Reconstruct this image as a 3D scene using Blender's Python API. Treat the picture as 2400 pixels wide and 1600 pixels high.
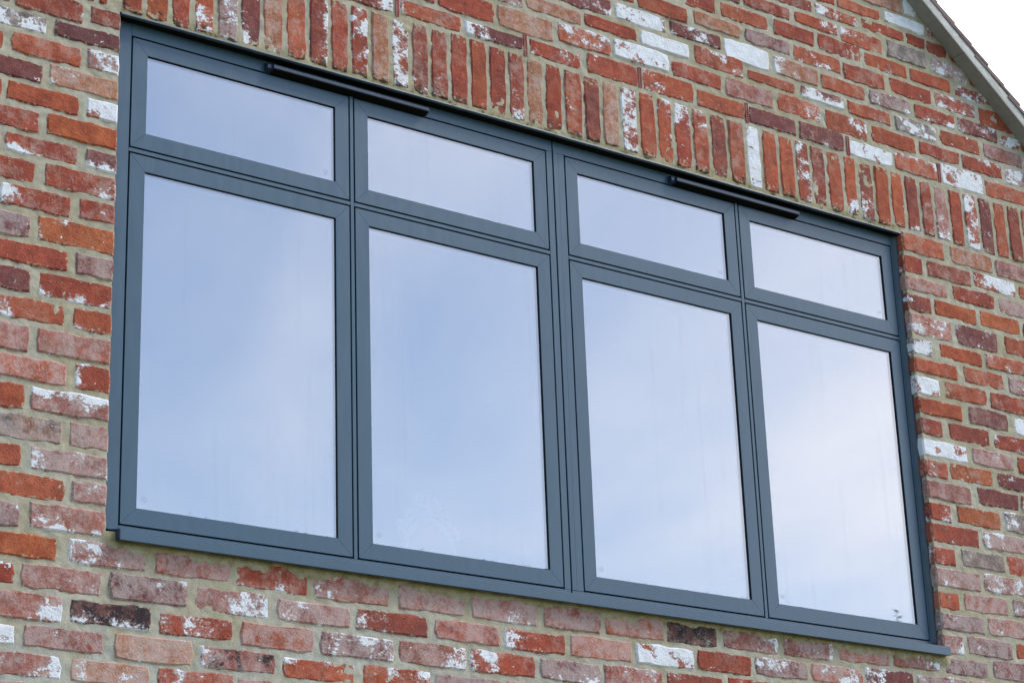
import bpy, math, random
import numpy as np
from mathutils import Vector, Matrix, noise as mnoise

C = bpy.context.scene.collection
for o in list(bpy.data.objects):
    bpy.data.objects.remove(o, do_unlink=True)
scene = bpy.context.scene
R = math.radians

# ------------------------------------------------------------------ camera
# X runs along the wall, Y into the building, Z up; Z is measured from the ground.
ZG = 4.50            # height of the window's top glass line above the ground
cam = bpy.data.cameras.new('camera')
camo = bpy.data.objects.new('camera', cam)
C.objects.link(camo)
scene.camera = camo
cam.sensor_fit = 'HORIZONTAL'
cam.sensor_width = 36.0
cam.lens = 78.7377
cam.clip_start = 0.05
cam.clip_end = 3000
camo.matrix_world = Matrix([[0.8139774, -0.176028, -0.5535838, -2.4821596], [-0.5798937, -0.3022079, -0.7565671, -5.0561851], [-0.0341204, 0.9368482, -0.3480679, 1.556829], [0.0, 0.0, 0.0, 1.0]])

# ------------------------------------------------------------------ world, sun, exposure
SUN_EL, SUN_AZ = R(48), R(125)      # azimuth clockwise from +Y
world = bpy.data.worlds.new('World')
scene.world = world
world.use_nodes = True
nt = world.node_tree
nt.nodes.clear()
def wn(t, **k):
    n = nt.nodes.new(t)
    for a, b in k.items():
        setattr(n, a, b)
    return n
sky = wn('ShaderNodeTexSky', sky_type='NISHITA', sun_disc=False, sun_elevation=SUN_EL, sun_rotation=SUN_AZ)
sky.air_density = 1.0; sky.dust_density = 0.2; sky.ozone_density = 3.0
bg1 = wn('ShaderNodeBackground'); bg1.inputs['Strength'].default_value = 0.15
nt.links.new(sky.outputs[0], bg1.inputs[0])
tc = wn('ShaderNodeTexCoord')
sep = wn('ShaderNodeSeparateXYZ'); nt.links.new(tc.outputs['Generated'], sep.inputs[0])
zc = wn('ShaderNodeMath', operation='MAXIMUM'); nt.links.new(sep.outputs['Z'], zc.inputs[0]); zc.inputs[1].default_value = 0.0
zc2 = wn('ShaderNodeMath', operation='ADD'); nt.links.new(zc.outputs[0], zc2.inputs[0]); zc2.inputs[1].default_value = 0.22
dv = wn('ShaderNodeVectorMath', operation='DIVIDE')
cmb = wn('ShaderNodeCombineXYZ')
for i in range(3): nt.links.new(zc2.outputs[0], cmb.inputs[i])
nt.links.new(tc.outputs['Generated'], dv.inputs[0]); nt.links.new(cmb.outputs[0], dv.inputs[1])
off = wn('ShaderNodeVectorMath', operation='ADD'); nt.links.new(dv.outputs[0], off.inputs[0]); off.inputs[1].default_value = (0.93, 9.65, 1.71)
cn = wn('ShaderNodeTexNoise'); cn.inputs['Scale'].default_value = 1.3; cn.inputs['Detail'].default_value = 5.0
cn.inputs['Roughness'].default_value = 0.5; cn.inputs['Distortion'].default_value = 0.4
nt.links.new(off.outputs[0], cn.inputs['Vector'])
# the cloud deck: thicker towards +Y and +X (behind the house and to its right), thin over the viewer
cx = wn('ShaderNodeMath', operation='MULTIPLY_ADD'); nt.links.new(sep.outputs['X'], cx.inputs[0]); cx.inputs[1].default_value = 0.75
nt.links.new(cn.outputs['Fac'], cx.inputs[2])
cy = wn('ShaderNodeMath', operation='MULTIPLY_ADD'); nt.links.new(sep.outputs['Y'], cy.inputs[0]); cy.inputs[1].default_value = 0.40
nt.links.new(cx.outputs[0], cy.inputs[2])
mr = wn('ShaderNodeMapRange', interpolation_type='SMOOTHSTEP')
mr.inputs['From Min'].default_value = 0.42; mr.inputs['From Max'].default_value = 0.94
mr.inputs['To Min'].default_value = 0.07; mr.inputs['To Max'].default_value = 1.0
nt.links.new(cy.outputs[0], mr.inputs['Value'])
bg2 = wn('ShaderNodeBackground'); bg2.inputs['Color'].default_value = (1.0, 0.955, 0.985, 1); bg2.inputs['Strength'].default_value = 1.52
mx = wn('ShaderNodeMixShader')
nt.links.new(mr.outputs[0], mx.inputs[0]); nt.links.new(bg1.outputs[0], mx.inputs[1]); nt.links.new(bg2.outputs[0], mx.inputs[2])
wo = wn('ShaderNodeOutputWorld'); nt.links.new(mx.outputs[0], wo.inputs[0])

sl = bpy.data.lights.new('sun', 'SUN')
sl.energy = 1.1; sl.angle = R(14); sl.color = (1.0, 0.96, 0.90)
so = bpy.data.objects.new('sun', sl); C.objects.link(so)
sd = Vector((math.sin(SUN_AZ) * math.cos(SUN_EL), math.cos(SUN_AZ) * math.cos(SUN_EL), math.sin(SUN_EL)))
so.rotation_euler = sd.to_track_quat('Z', 'Y').to_euler()
so.location = (6, -6, 14)

scene.view_settings.view_transform = 'Standard'
scene.view_settings.look = 'None'
scene.view_settings.exposure = 0.78
scene.view_settings.gamma = 1.0
scene.view_settings.use_curve_mapping = False
scene.render.engine = 'CYCLES'

# ------------------------------------------------------------------ helpers
rnd = random.Random(11)
S = 0.95
WALL_Y = -0.038          # outer face of the brickwork (window face is Y = 0)

def link(name, me, mat=None, parent=None, loc=None):
    o = bpy.data.objects.new(name, me)
    C.objects.link(o)
    if mat is not None and me is not None:
        me.materials.append(mat)
    if parent is not None:
        o.parent = parent
    if loc is not None:
        o.location = loc
    return o

def empty(name, loc, label, cat):
    o = bpy.data.objects.new(name, None)
    C.objects.link(o)
    o.location = loc
    o['label'] = label
    o['category'] = cat
    o['kind'] = 'thing'
    o.empty_display_size = 0.2
    return o

class MB:
    """collects boxes and prisms into one mesh"""
    def __init__(s): s.v = []; s.f = []
    def box(s, x0, x1, y0, y1, z0, z1):
        b = len(s.v)
        s.v += [(x0,y0,z0),(x1,y0,z0),(x1,y1,z0),(x0,y1,z0),(x0,y0,z1),(x1,y0,z1),(x1,y1,z1),(x0,y1,z1)]
        s.f += [tuple(b+i for i in q) for q in ((0,1,5,4),(1,2,6,5),(2,3,7,6),(3,0,4,7),(4,5,6,7),(3,2,1,0))]
    def prism_x(s, prof, x0, x1):
        """profile of (y, z) points, counter-clockwise seen from -X... run along X"""
        b = len(s.v); n = len(prof)
        for x in (x0, x1):
            s.v += [(x, y, z) for y, z in prof]
        for i in range(n):
            j = (i+1) % n
            s.f.append((b+i, b+j, b+n+j, b+n+i))
        s.f.append(tuple(b+i for i in reversed(range(n))))
        s.f.append(tuple(b+n+i for i in range(n)))
    def quadbar(s, pts, y0, y1):
        """flat bar: 4 (x, z) corners extruded from y0 to y1"""
        b = len(s.v)
        for y in (y0, y1):
            s.v += [(x, y, z) for x, z in pts]
        n = len(pts)
        for i in range(n):
            j = (i+1) % n
            s.f.append((b+i, b+j, b+n+j, b+n+i))
        s.f.append(tuple(b+i for i in reversed(range(n))))
        s.f.append(tuple(b+n+i for i in range(n)))
    def mesh(s, name, origin=(0,0,0)):
        me = bpy.data.meshes.new(name)
        ox, oy, oz = origin
        me.from_pydata([(x-ox, y-oy, z-oz) for x, y, z in s.v], [], s.f)
        import bmesh
        bm = bmesh.new(); bm.from_mesh(me)
        bmesh.ops.recalc_face_normals(bm, faces=bm.faces)
        bm.to_mesh(me); bm.free()
        return me
    def build(s, name, mat, parent, bevel=0.0):
        me = s.mesh(name)
        o = link(name, me, mat, parent)
        if bevel:
            m = o.modifiers.new('bevel', 'BEVEL'); m.width = bevel; m.segments = 1; m.limit_method = 'ANGLE'; m.angle_limit = R(50)
        return o

# ------------------------------------------------------------------ materials
class Mat:
    def __init__(s, name):
        s.m = bpy.data.materials.new(name); s.m.use_nodes = True
        s.t = s.m.node_tree; s.t.nodes.clear()
        s.out = s.t.nodes.new('ShaderNodeOutputMaterial')
    def n(s, typ, **k):
        nd = s.t.nodes.new(typ)
        for a, b in k.items(): setattr(nd, a, b)
        return nd
    def put(s, sock, v):
        if isinstance(v, bpy.types.NodeSocket): s.t.links.new(v, sock)
        else: sock.default_value = v
    def math(s, op, a, b=0.0, c=None, clamp=False):
        nd = s.n('ShaderNodeMath', operation=op, use_clamp=clamp)
        s.put(nd.inputs[0], a); s.put(nd.inputs[1], b)
        if c is not None: s.put(nd.inputs[2], c)
        return nd.outputs[0]
    def noise(s, vec, scale, detail=4.0, rough=0.5, dist=0.0):
        nd = s.n('ShaderNodeTexNoise')
        s.put(nd.inputs['Vector'], vec); s.put(nd.inputs['Scale'], scale)
        nd.inputs['Detail'].default_value = detail; nd.inputs['Roughness'].default_value = rough
        nd.inputs['Distortion'].default_value = dist
        return nd.outputs['Fac']
    def ramp(s, v, a, b, lo=0.0, hi=1.0, smooth=True):
        nd = s.n('ShaderNodeMapRange', interpolation_type='SMOOTHSTEP' if smooth else 'LINEAR')
        s.put(nd.inputs['Value'], v); s.put(nd.inputs['From Min'], a); s.put(nd.inputs['From Max'], b)
        s.put(nd.inputs['To Min'], lo); s.put(nd.inputs['To Max'], hi)
        return nd.outputs[0]
    def mix(s, f, a, b):
        nd = s.n('ShaderNodeMix', data_type='RGBA')
        s.put(nd.inputs[0], f); s.put(nd.inputs[6], a); s.put(nd.inputs[7], b)
        return nd.outputs[2]
    def scalecol(s, col, f):
        if isinstance(col, tuple): col = col[:3]
        nd = s.n('ShaderNodeVectorMath', operation='SCALE')
        s.put(nd.inputs[0], col); s.put(nd.inputs['Scale'], f)
        return nd.outputs[0]
    def vadd(s, a, b):
        nd = s.n('ShaderNodeVectorMath', operation='ADD'); s.put(nd.inputs[0], a); s.put(nd.inputs[1], b); return nd.outputs[0]
    def vmul(s, a, b):
        nd = s.n('ShaderNodeVectorMath', operation='MULTIPLY'); s.put(nd.inputs[0], a); s.put(nd.inputs[1], b); return nd.outputs[0]
    def bump(s, h, strength, dist, normal=None):
        nd = s.n('ShaderNodeBump'); nd.inputs['Strength'].default_value = strength; nd.inputs['Distance'].default_value = dist
        s.put(nd.inputs['Height'], h)
        if normal is not None: s.put(nd.inputs['Normal'], normal)
        return nd.outputs[0]
    def principled(s, col, rough=0.8, normal=None, spec=0.5, metal=0.0):
        nd = s.n('ShaderNodeBsdfPrincipled')
        s.put(nd.inputs['Base Color'], col); s.put(nd.inputs['Roughness'], rough)
        nd.inputs['Specular IOR Level'].default_value = spec; nd.inputs['Metallic'].default_value = metal
        if normal is not None: s.put(nd.inputs['Normal'], normal)
        return nd.outputs[0]
    def done(s, shader):
        s.t.links.new(shader, s.out.inputs[0]); return s.m

def lin(r, g, b):
    f = lambda c: (c/255/12.92) if c/255 <= 0.04045 else ((c/255+0.055)/1.055)**2.4
    return (f(r), f(g), f(b), 1.0)

# --- reclaimed brick: colour, paint, haze and burn come from attributes of each brick
def brick_material():
    M = Mat('reclaimed_brick')
    at = lambda n: M.n('ShaderNodeAttribute', attribute_name=n, attribute_type='GEOMETRY')
    col = at('bcol').outputs['Color']
    col2 = at('bcol2').outputs['Color']
    par = M.n('ShaderNodeSeparateXYZ'); M.put(par.inputs[0], at('bpar').outputs['Vector'])
    paint, haze, burn = par.outputs
    duv = M.n('ShaderNodeSeparateXYZ'); M.put(duv.inputs[0], at('bdir').outputs['Vector'])
    gx, gz, moss = duv.outputs
    buvv = at('buv').outputs['Vector']
    uv = M.n('ShaderNodeSeparateXYZ'); M.put(uv.inputs[0], buvv)
    bu, bv, seed = uv.outputs
    geo = M.n('ShaderNodeNewGeometry')
    sv = M.n('ShaderNodeCombineXYZ')
    for i, k in enumerate((3.17, 5.31, 7.93)): M.put(sv.inputs[i], M.math('MULTIPLY', seed, k))
    P = M.vadd(geo.outputs['Position'], sv.outputs[0])
    lo = M.noise(P, 13.0, 3.0, 0.55)
    mid = M.noise(P, 42.0, 4.0, 0.6)
    fine = M.noise(P, 190.0, 3.0, 0.6)
    vfine = M.noise(P, 520.0, 2.0, 0.5)
    # drag marks of the pressed clay: stretched along the brick
    Pst = M.vmul(P, (26.0, 26.0, 120.0))
    drag = M.noise(Pst, 1.0, 4.0, 0.6, 0.6)
    c = M.mix(M.ramp(lo, 0.40, 0.64), col, col2)
    k = M.math('MULTIPLY_ADD', M.math('SUBTRACT', mid, 0.5), 1.15, 1.0)
    k = M.math('MULTIPLY_ADD', M.math('SUBTRACT', fine, 0.5), 0.75, k)
    k = M.math('MULTIPLY_ADD', M.math('SUBTRACT', vfine, 0.5), 0.5, k)
    c = M.scalecol(c, k)
    # dark creases
    cre = M.ramp(drag, 0.30, 0.22)
    c = M.mix(M.math('MULTIPLY', cre, 0.75), c, (0.055, 0.020, 0.014, 1))
    # sandy pale grains
    gr = M.ramp(M.noise(P, 330.0, 2.0, 0.6), 0.69, 0.76)
    c = M.mix(M.math('MULTIPLY', gr, 0.5), c, (0.55, 0.42, 0.33, 1))
    # burnt patch in the middle, soot
    bm = M.math('MULTIPLY', M.ramp(M.math('ADD', M.noise(P, 22.0, 5.0, 0.65), M.math('MULTIPLY', M.math('SUBTRACT', burn, 0.5), 0.42)), 0.49, 0.58), M.ramp(burn, 0.0, 0.05))
    c = M.mix(M.math('MULTIPLY', bm, 0.9), c, M.scalecol((0.030, 0.024, 0.026), k))
    # dusty lime haze
    hn = M.math('ADD', M.math('MULTIPLY', M.noise(P, 24.0, 6.0, 0.68), 0.75), M.math('MULTIPLY', M.noise(P, 110.0, 3.0, 0.6), 0.25))
    hz = M.ramp(M.math('MULTIPLY_ADD', haze, 0.20, hn), 0.50, 0.72)
    hz = M.math('MULTIPLY', hz, M.ramp(haze, 0.0, 0.35))
    c = M.mix(M.math('MULTIPLY', hz, 0.52), c, M.mix(M.ramp(haze, 0.25, 0.5), (0.50, 0.345, 0.265, 1), (0.57, 0.485, 0.44, 1)))
    # mortar bloom near the arrises
    au = M.math('ABSOLUTE', bu); av = M.math('ABSOLUTE', bv)
    edge = M.math('MAXIMUM', M.ramp(au, 0.86, 1.0, smooth=False), M.ramp(av, 0.60, 1.0, smooth=False))
    ns = M.n('ShaderNodeSeparateXYZ'); M.put(ns.inputs[0], geo.outputs['True Normal'])
    edge = M.math('MULTIPLY', edge, M.ramp(ns.outputs[1], -0.25, -0.6))
    en = M.math('MULTIPLY_ADD', edge, 0.20, M.noise(P, 75.0, 5.0, 0.65))
    eb = M.ramp(en, 0.665, 0.715)
    c = M.mix(M.math('MULTIPLY', eb, 0.80), c, (0.43, 0.375, 0.265, 1))
    # white paint left from the brick's first life
    Pp = M.vmul(P, (1.0, 1.0, 1.25))
    pn = M.math('ADD', M.math('MULTIPLY', M.noise(Pp, 15.0, 6.0, 0.62, 0.25), 0.72), M.math('MULTIPLY', M.noise(Pp, 120.0, 4.0, 0.62), 0.28))
    pn = M.math('MULTIPLY_ADD', gx, M.math('MULTIPLY', bu, 0.115), pn)
    pn = M.math('MULTIPLY_ADD', gz, M.math('MULTIPLY', bv, 0.105), pn)
    thr = M.math('MULTIPLY_ADD', paint, -0.36, 0.672)
    pm = M.ramp(M.math('SUBTRACT', pn, thr), -0.006, 0.012)
    soft = M.math('MULTIPLY', M.ramp(M.math('SUBTRACT', pn, thr), -0.065, 0.0), M.math('MULTIPLY', M.ramp(paint, 0.02, 0.10), 0.42))
    c = M.mix(soft, c, (0.60, 0.53, 0.50, 1))
    # loose specks
    sp = M.ramp(M.math('MULTIPLY_ADD', M.math('MINIMUM', paint, 0.45), 0.08, M.noise(P, 64.0, 3.0, 0.55)), 0.735, 0.752)
    sp = M.math('MULTIPLY', sp, M.ramp(paint, 0.02, 0.08))
    pm = M.math('MAXIMUM', pm, sp)
    pm = M.math('MULTIPLY', pm, M.ramp(paint, 0.0, 0.03))
    pit = M.ramp(M.noise(P, 150.0, 3.0, 0.6), 0.335, 0.30)
    pm = M.math('MULTIPLY', pm, M.math('SUBTRACT', 1.0, M.math('MULTIPLY', pit, 0.75)))
    pcol = M.mix(M.ramp(M.noise(P, 30.0, 4.0, 0.6), 0.38, 0.68), (0.79, 0.80, 0.82, 1), (0.69, 0.69, 0.69, 1))
    c = M.mix(pm, c, pcol)
    # moss and grime along the foot of the soldiers over the lintel
    mo = M.ramp(M.math('ADD', M.math('MULTIPLY', bv, -0.55), M.noise(P, 45.0, 4.0, 0.6)), 0.98, 1.08)
    c = M.mix(M.math('MULTIPLY', mo, M.math('MULTIPLY', moss, 0.85)), c, (0.05, 0.042, 0.022, 1))
    # relief
    h = M.math('MULTIPLY_ADD', mid, 0.55, M.math('MULTIPLY', fine, 0.35))
    h = M.math('MULTIPLY_ADD', vfine, 0.12, h)
    h = M.math('MULTIPLY_ADD', cre, -0.5, h)
    h = M.math('MULTIPLY_ADD', pm, 0.10, h)
    nrm = M.bump(h, 0.95, 0.007)
    return M.done(M.principled(c, 0.92, nrm, 0.25))

def mortar_material(name, base, alt, stain_attr=True):
    M = Mat(name)
    geo = M.n('ShaderNodeNewGeometry'); P = geo.outputs['Position']
    lo = M.noise(P, 3.5, 4.0, 0.6); mid = M.noise(P, 38.0, 5.0, 0.65); fine = M.noise(P, 340.0, 3.0, 0.65)
    c = M.mix(M.ramp(lo, 0.38, 0.62), base, alt)
    k = M.math('MULTIPLY_ADD', M.math('SUBTRACT', mid, 0.5), 0.75, 1.0)
    k = M.math('MULTIPLY_ADD', M.math('SUBTRACT', fine, 0.5), 0.6, k)
    c = M.scalecol(c, k)
    gr = M.ramp(M.noise(P, 420.0, 2.0, 0.6), 0.69, 0.74)
    c = M.mix(M.math('MULTIPLY', gr, 0.5), c, (0.09, 0.075, 0.045, 1))
    if stain_attr:
        st = M.n('ShaderNodeAttribute', attribute_name='stain', attribute_type='GEOMETRY').outputs['Vector']
        sp = M.n('ShaderNodeSeparateXYZ'); M.put(sp.inputs[0], st)
        n1 = M.noise(P, 26.0, 5.0, 0.7)
        algae = M.math('MULTIPLY', sp.outputs[0], M.ramp(n1, 0.30, 0.62, 0.35, 1.0))
        c = M.mix(M.math('MULTIPLY', algae, 0.90), c, M.scalecol((0.30, 0.25, 0.095), k))
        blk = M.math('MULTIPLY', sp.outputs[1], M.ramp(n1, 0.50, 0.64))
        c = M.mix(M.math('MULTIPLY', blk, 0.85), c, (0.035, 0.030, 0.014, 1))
        grey = M.math('MULTIPLY', sp.outputs[2], M.ramp(M.noise(P, 9.0, 4.0, 0.6), 0.35, 0.6))
        c = M.mix(M.math('MULTIPLY', grey, 0.6), c, M.scalecol((0.44, 0.45, 0.40), k))
    h = M.math('MULTIPLY_ADD', fine, 0.4, M.math('MULTIPLY', mid, 0.8))
    return M.done(M.principled(c, 0.95, M.bump(h, 0.7, 0.005), 0.2))

def coated_metal(name, col, rough=0.36, spec=0.5):
    M = Mat(name)
    geo = M.n('ShaderNodeNewGeometry'); P = geo.outputs['Position']
    f = M.noise(P, 900.0, 2.0, 0.5)
    d = M.noise(M.vmul(P, (40.0, 40.0, 7.0)), 1.0, 5.0, 0.65)
    c = M.scalecol(col, M.math('MULTIPLY_ADD', M.math('SUBTRACT', d, 0.5), 0.35, 1.0))
    dust = M.ramp(M.noise(P, 210.0, 3.0, 0.7), 0.70, 0.78)
    c = M.mix(M.math('MULTIPLY', dust, 0.25), c, (0.30, 0.31, 0.30, 1))
    rg = M.math('MULTIPLY_ADD', M.math('SUBTRACT', d, 0.5), 0.25, rough)
    return M.done(M.principled(c, rg, M.bump(f, 0.08, 0.0008), spec))

def plain(name, col, rough=0.7, spec=0.3, scale=60.0, amt=0.4):
    M = Mat(name)
    geo = M.n('ShaderNodeNewGeometry'); P = geo.outputs['Position']
    a = M.noise(P, scale, 5.0, 0.6)
    c = M.scalecol(col, M.math('MULTIPLY_ADD', M.math('SUBTRACT', a, 0.5), amt*2, 1.0))
    return M.done(M.principled(c, rough, M.bump(a, 0.3, 0.002), spec))

def glass_material():
    M = Mat('window_glass')
    lw = M.n('ShaderNodeLayerWeight'); lw.inputs[0].default_value = 0.5
    fc = M.math('POWER', lw.outputs['Facing'], 5.0)
    refl = M.math('MULTIPLY_ADD', fc, 0.72, 0.275)
    geo = M.n('ShaderNodeNewGeometry'); P = geo.outputs['Position']
    wav = M.noise(P, 1.7, 2.0, 0.5)
    nrm = M.bump(wav, 0.10, 0.010)
    gl = M.n('ShaderNodeBsdfGlossy'); gl.inputs['Roughness'].default_value = 0.012; gl.inputs['Color'].default_value = (0.97, 0.98, 1.0, 1)
    M.put(gl.inputs['Normal'], nrm)
    tr = M.n('ShaderNodeBsdfTransparent'); tr.inputs['Color'].default_value = (0.80, 0.83, 0.83, 1)
    m1 = M.n('ShaderNodeMixShader'); M.put(m1.inputs[0], refl); M.put(m1.inputs[1], tr.outputs[0]); M.put(m1.inputs[2], gl.outputs[0])
    # dried rain streaks and dust
    st = M.noise(M.vmul(P, (42.0, 42.0, 1.6)), 1.0, 4.0, 0.6)
    st2 = M.noise(M.vmul(P, (9.0, 9.0, 0.9)), 1.0, 3.0, 0.6)
    dirt = M.math('MULTIPLY', M.ramp(st, 0.50, 0.72), M.ramp(st2, 0.40, 0.65))
    dirt = M.math('MULTIPLY_ADD', dirt, 0.06, 0.012)
    spk = M.math('MULTIPLY', M.ramp(M.noise(P, 260.0, 2.0, 0.6), 0.755, 0.79), 0.30)
    dirt = M.math('MAXIMUM', dirt, spk)
    df = M.n('ShaderNodeBsdfDiffuse'); df.inputs['Color'].default_value = (0.62, 0.62, 0.60, 1)
    m2 = M.n('ShaderNodeMixShader'); M.put(m2.inputs[0], dirt); M.put(m2.inputs[1], m1.outputs[0]); M.put(m2.inputs[2], df.outputs[0])
    return M.done(m2.outputs[0])

MAT_BRICK = brick_material()
MAT_MORTAR = mortar_material('mortar', (0.400, 0.350, 0.232, 1), (0.455, 0.415, 0.315, 1))
MAT_BED = mortar_material('verge_bedding', (0.60, 0.58, 0.53, 1), (0.52, 0.50, 0.45, 1), False)
MAT_FRAME = coated_metal('slate_grey_coating', (0.040, 0.088, 0.131))
MAT_VENT = coated_metal('vent_plastic', (0.010, 0.027, 0.055), 0.32)
MAT_BLACK = plain('black_rubber', (0.006, 0.007, 0.008), 0.65, 0.25, 80, 0.2)
MAT_DARK = plain('dark_underside', (0.006, 0.006, 0.004), 0.9, 0.1, 80, 0.3)
MAT_SEAL = plain('sealant', (0.040, 0.062, 0.080), 0.45, 0.45, 22, 0.45)
MAT_LIP = plain('lintel_sealant', (0.060, 0.092, 0.118), 0.5, 0.4, 40, 0.5)
MAT_GLASS = glass_material()
MAT_WEEP = plain('red_plastic', (0.32, 0.045, 0.036), 0.5, 0.4, 60, 0.2)
MAT_UNDER = plain('fibre_cement', (0.285, 0.28, 0.25), 0.9, 0.2, 35, 0.28)
MAT_TILE = plain('clay_tile', (0.215, 0.160, 0.150), 0.9, 0.2, 40, 0.45)
MAT_ROOM = plain('room_paint', (0.11, 0.11, 0.11), 0.9, 0.1, 5, 0.1)
MAT_MIRROR = plain('white_frame', (0.17, 0.17, 0.165), 0.6, 0.3, 30, 0.1)

# ------------------------------------------------------------------ ground
def ground():
    M = Mat('lawn')
    geo = M.n('ShaderNodeNewGeometry'); P = geo.outputs['Position']
    a = M.noise(P, 0.6, 6.0, 0.7); b = M.noise(P, 30.0, 4.0, 0.7)
    c = M.mix(M.ramp(a, 0.35, 0.65), (0.055, 0.085, 0.022, 1), (0.10, 0.115, 0.040, 1))
    c = M.scalecol(c, M.math('MULTIPLY_ADD', M.math('SUBTRACT', b, 0.5), 1.2, 1.0))
    m = M.done(M.principled(c, 0.95, M.bump(b, 0.8, 0.05), 0.2))
    mb = MB(); mb.v = [(-900,-900,0),(900,-900,0),(900,900,0),(-900,900,0)]; mb.f = [(0,1,2,3)]
    o = link('ground', mb.mesh('ground'), m); o['kind'] = 'structure'
ground()
# paved strip along the foot of the wall
mb = MB(); mb.box(-8, 12, -2.2, -0.05, 0.004, 0.05)
pv = mb.build('path', plain('concrete', (0.34, 0.33, 0.30), 0.9, 0.2, 3, 0.3), None); pv['kind'] = 'structure'

# ------------------------------------------------------------------ the gable wall
wall = empty('brick_wall', (1.41, WALL_Y, 0), 'gable wall of reclaimed red bricks with flaking white paint and buff mortar', 'wall')
WI = Matrix.Translation(wall.location).inverted()
def to_wall(o):
    o.parent = wall; o.matrix_parent_inverse = WI

PAL = {'o': ((170,89,62),(152,77,56)), 'O': ((174,96,61),(156,80,53)), 'r': ((160,78,58),(142,68,54)), 'd': ((143,74,59),(124,66,57)),
       'm': ((126,72,67),(112,67,66)), 'p': ((155,102,91),(139,86,77)), 'q': ((161,93,77),(151,103,90)), 't': ((171,117,86),(163,102,74)),
       'g': ((129,114,106),(111,100,95)), 'b': ((132,93,74),(108,93,81)), 'k': ((94,68,65),(119,76,68)), 'w': ((160,85,64),(142,76,62)), 'z': ((154,95,83),(142,85,77))}
OPEN = (-0.106*S, 3.045*S, -1.46*S, 0.105*S)
VERGE = (3.2006*S, 1.1101*S, -0.8214)
def verge_z(x): return VERGE[1] + VERGE[2]*(x-VERGE[0])

def clip_verge(poly):
    f = lambda p: verge_z(p[0]) + 0.012 - p[1]
    out = []
    for i in range(len(poly)):
        p, q = poly[i], poly[(i+1) % len(poly)]
        a, b = f(p), f(q)
        if a >= 0: out.append(p)
        if (a >= 0) != (b >= 0):
            t = a/(a-b); out.append((p[0]+t*(q[0]-p[0]), p[1]+t*(q[1]-p[1])))
    return out

def brick_geometry(x0, x1, z0, z1, code, depth, rg, upright=False, moss=0.0, jm=1.0):
    """vertices, faces and attributes of one hand-made brick, relative to its centre"""
    w, h = x1-x0, z1-z0
    cx, cz = (x0+x1)/2, (z0+z1)/2
    j = lambda a: rg.uniform(-a, a)
    nl = 4 if w > 0.15 else (2 if w > 0.08 else 1)
    ns = 1 if h < 0.12 else 4
    pts = []
    rc = lambda: rg.uniform(0.001, 0.0065)*(.45 if jm < 1 else 1)
    jz, jx = 0.0034, 0.0030*jm
    # corners knocked off by different amounts
    c = [(rc(), rc()) for _ in range(4)]
    pts.append((x0+c[0][0], z0+c[0][1]*0.6))
    for i in range(1, nl+1): pts.append((x0+w*i/(nl+1)+j(.006), z0+j(jz)))
    pts.append((x1-c[1][0], z0+c[1][1]*0.6))
    for i in range(1, ns+1): pts.append((x1+j(jx), z0+h*i/(ns+1)))
    pts.append((x1-c[2][0], z1-c[2][1]*0.6))
    for i in range(1, nl+1): pts.append((x1-w*i/(nl+1)+j(.006), z1+j(jz)))
    pts.append((x0+c[3][0], z1-c[3][1]*0.6))
    for i in range(1, ns+1): pts.append((x0+j(jx), z1-h*i/(ns+1)))
    if max(p[1]-verge_z(p[0])-0.012 for p in pts) > 0:
        pts = clip_verge(pts)
        if len(pts) < 3: return None
    n = len(pts)
    hw, hh = w/2, h/2
    b = 0.0056
    sx, sz = 1-b/hw, 1-b/hh
    dy = rg.uniform(-0.0016, 0.0016)
    tx, tz = rg.uniform(-.006, .006), rg.uniform(-.02, .02)
    V = []
    for px_, pz_ in pts:
        a, q = px_-cx, pz_-cz
        V.append((a*sx+j(.0007), dy+tx*a+tz*q+j(.0006), q*sz+j(.0007)))
    for px_, pz_ in pts:
        a, q = px_-cx, pz_-cz
        V.append((a, 0.0048+dy*.5, q))
    for px_, pz_ in pts:
        V.append((px_-cx, depth, pz_-cz))
    F = [tuple(range(n))]
    for r in (0, n):
        for i in range(n):
            k = (i+1) % n
            F.append((r+i, r+n+i, r+n+k, r+k))
    # attributes
    base = code[0]; d = 0; gx = gz = 0.0; hz = 0.0; burn = 0.0
    for ch in code[1:]:
        if ch.isdigit(): d = int(ch)
        elif ch == 'L': gx -= 1
        elif ch == 'R': gx += 1
        elif ch == 'T': gz += 1
        elif ch == 'B': gz -= 1
        elif ch == 'h': hz = 0.75
    a, bb = PAL[base]
    v = rg.uniform(0.90, 1.10); hsh = rg.uniform(-.06, .06)
    tint = lambda t: tuple(min(1, ch*v*(1+hsh*s_)) for ch, s_ in zip(lin(*t)[:3], (0.6, -0.4, -1.0)))+(1.0,)
    paint = {0:0.0, 1:.03, 2:.095, 3:.165, 4:.225, 5:.29, 6:.385, 7:.47, 8:.66, 9:.86}[d]
    if base in 'pqzt' and hz == 0: hz = 0.45
    if base == 'g': hz = max(hz, .4)
    if hz == 0: hz = rg.choice((0.0, .14, .22, .32))
    if base == 'k': burn = 0.62
    if base == 'b': burn = 0.30
    if base == 'z': burn = 0.45
    seed = rg.uniform(0, 40)
    at = dict(bcol=tint(a), bcol2=tint(bb), bpar=(paint, hz, burn), bdir=(gx, gz, moss), seed=seed,
              buv=[(x/hw, z/hh) for x, y, z in V])
    return V, F, at, (cx, cz)

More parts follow.
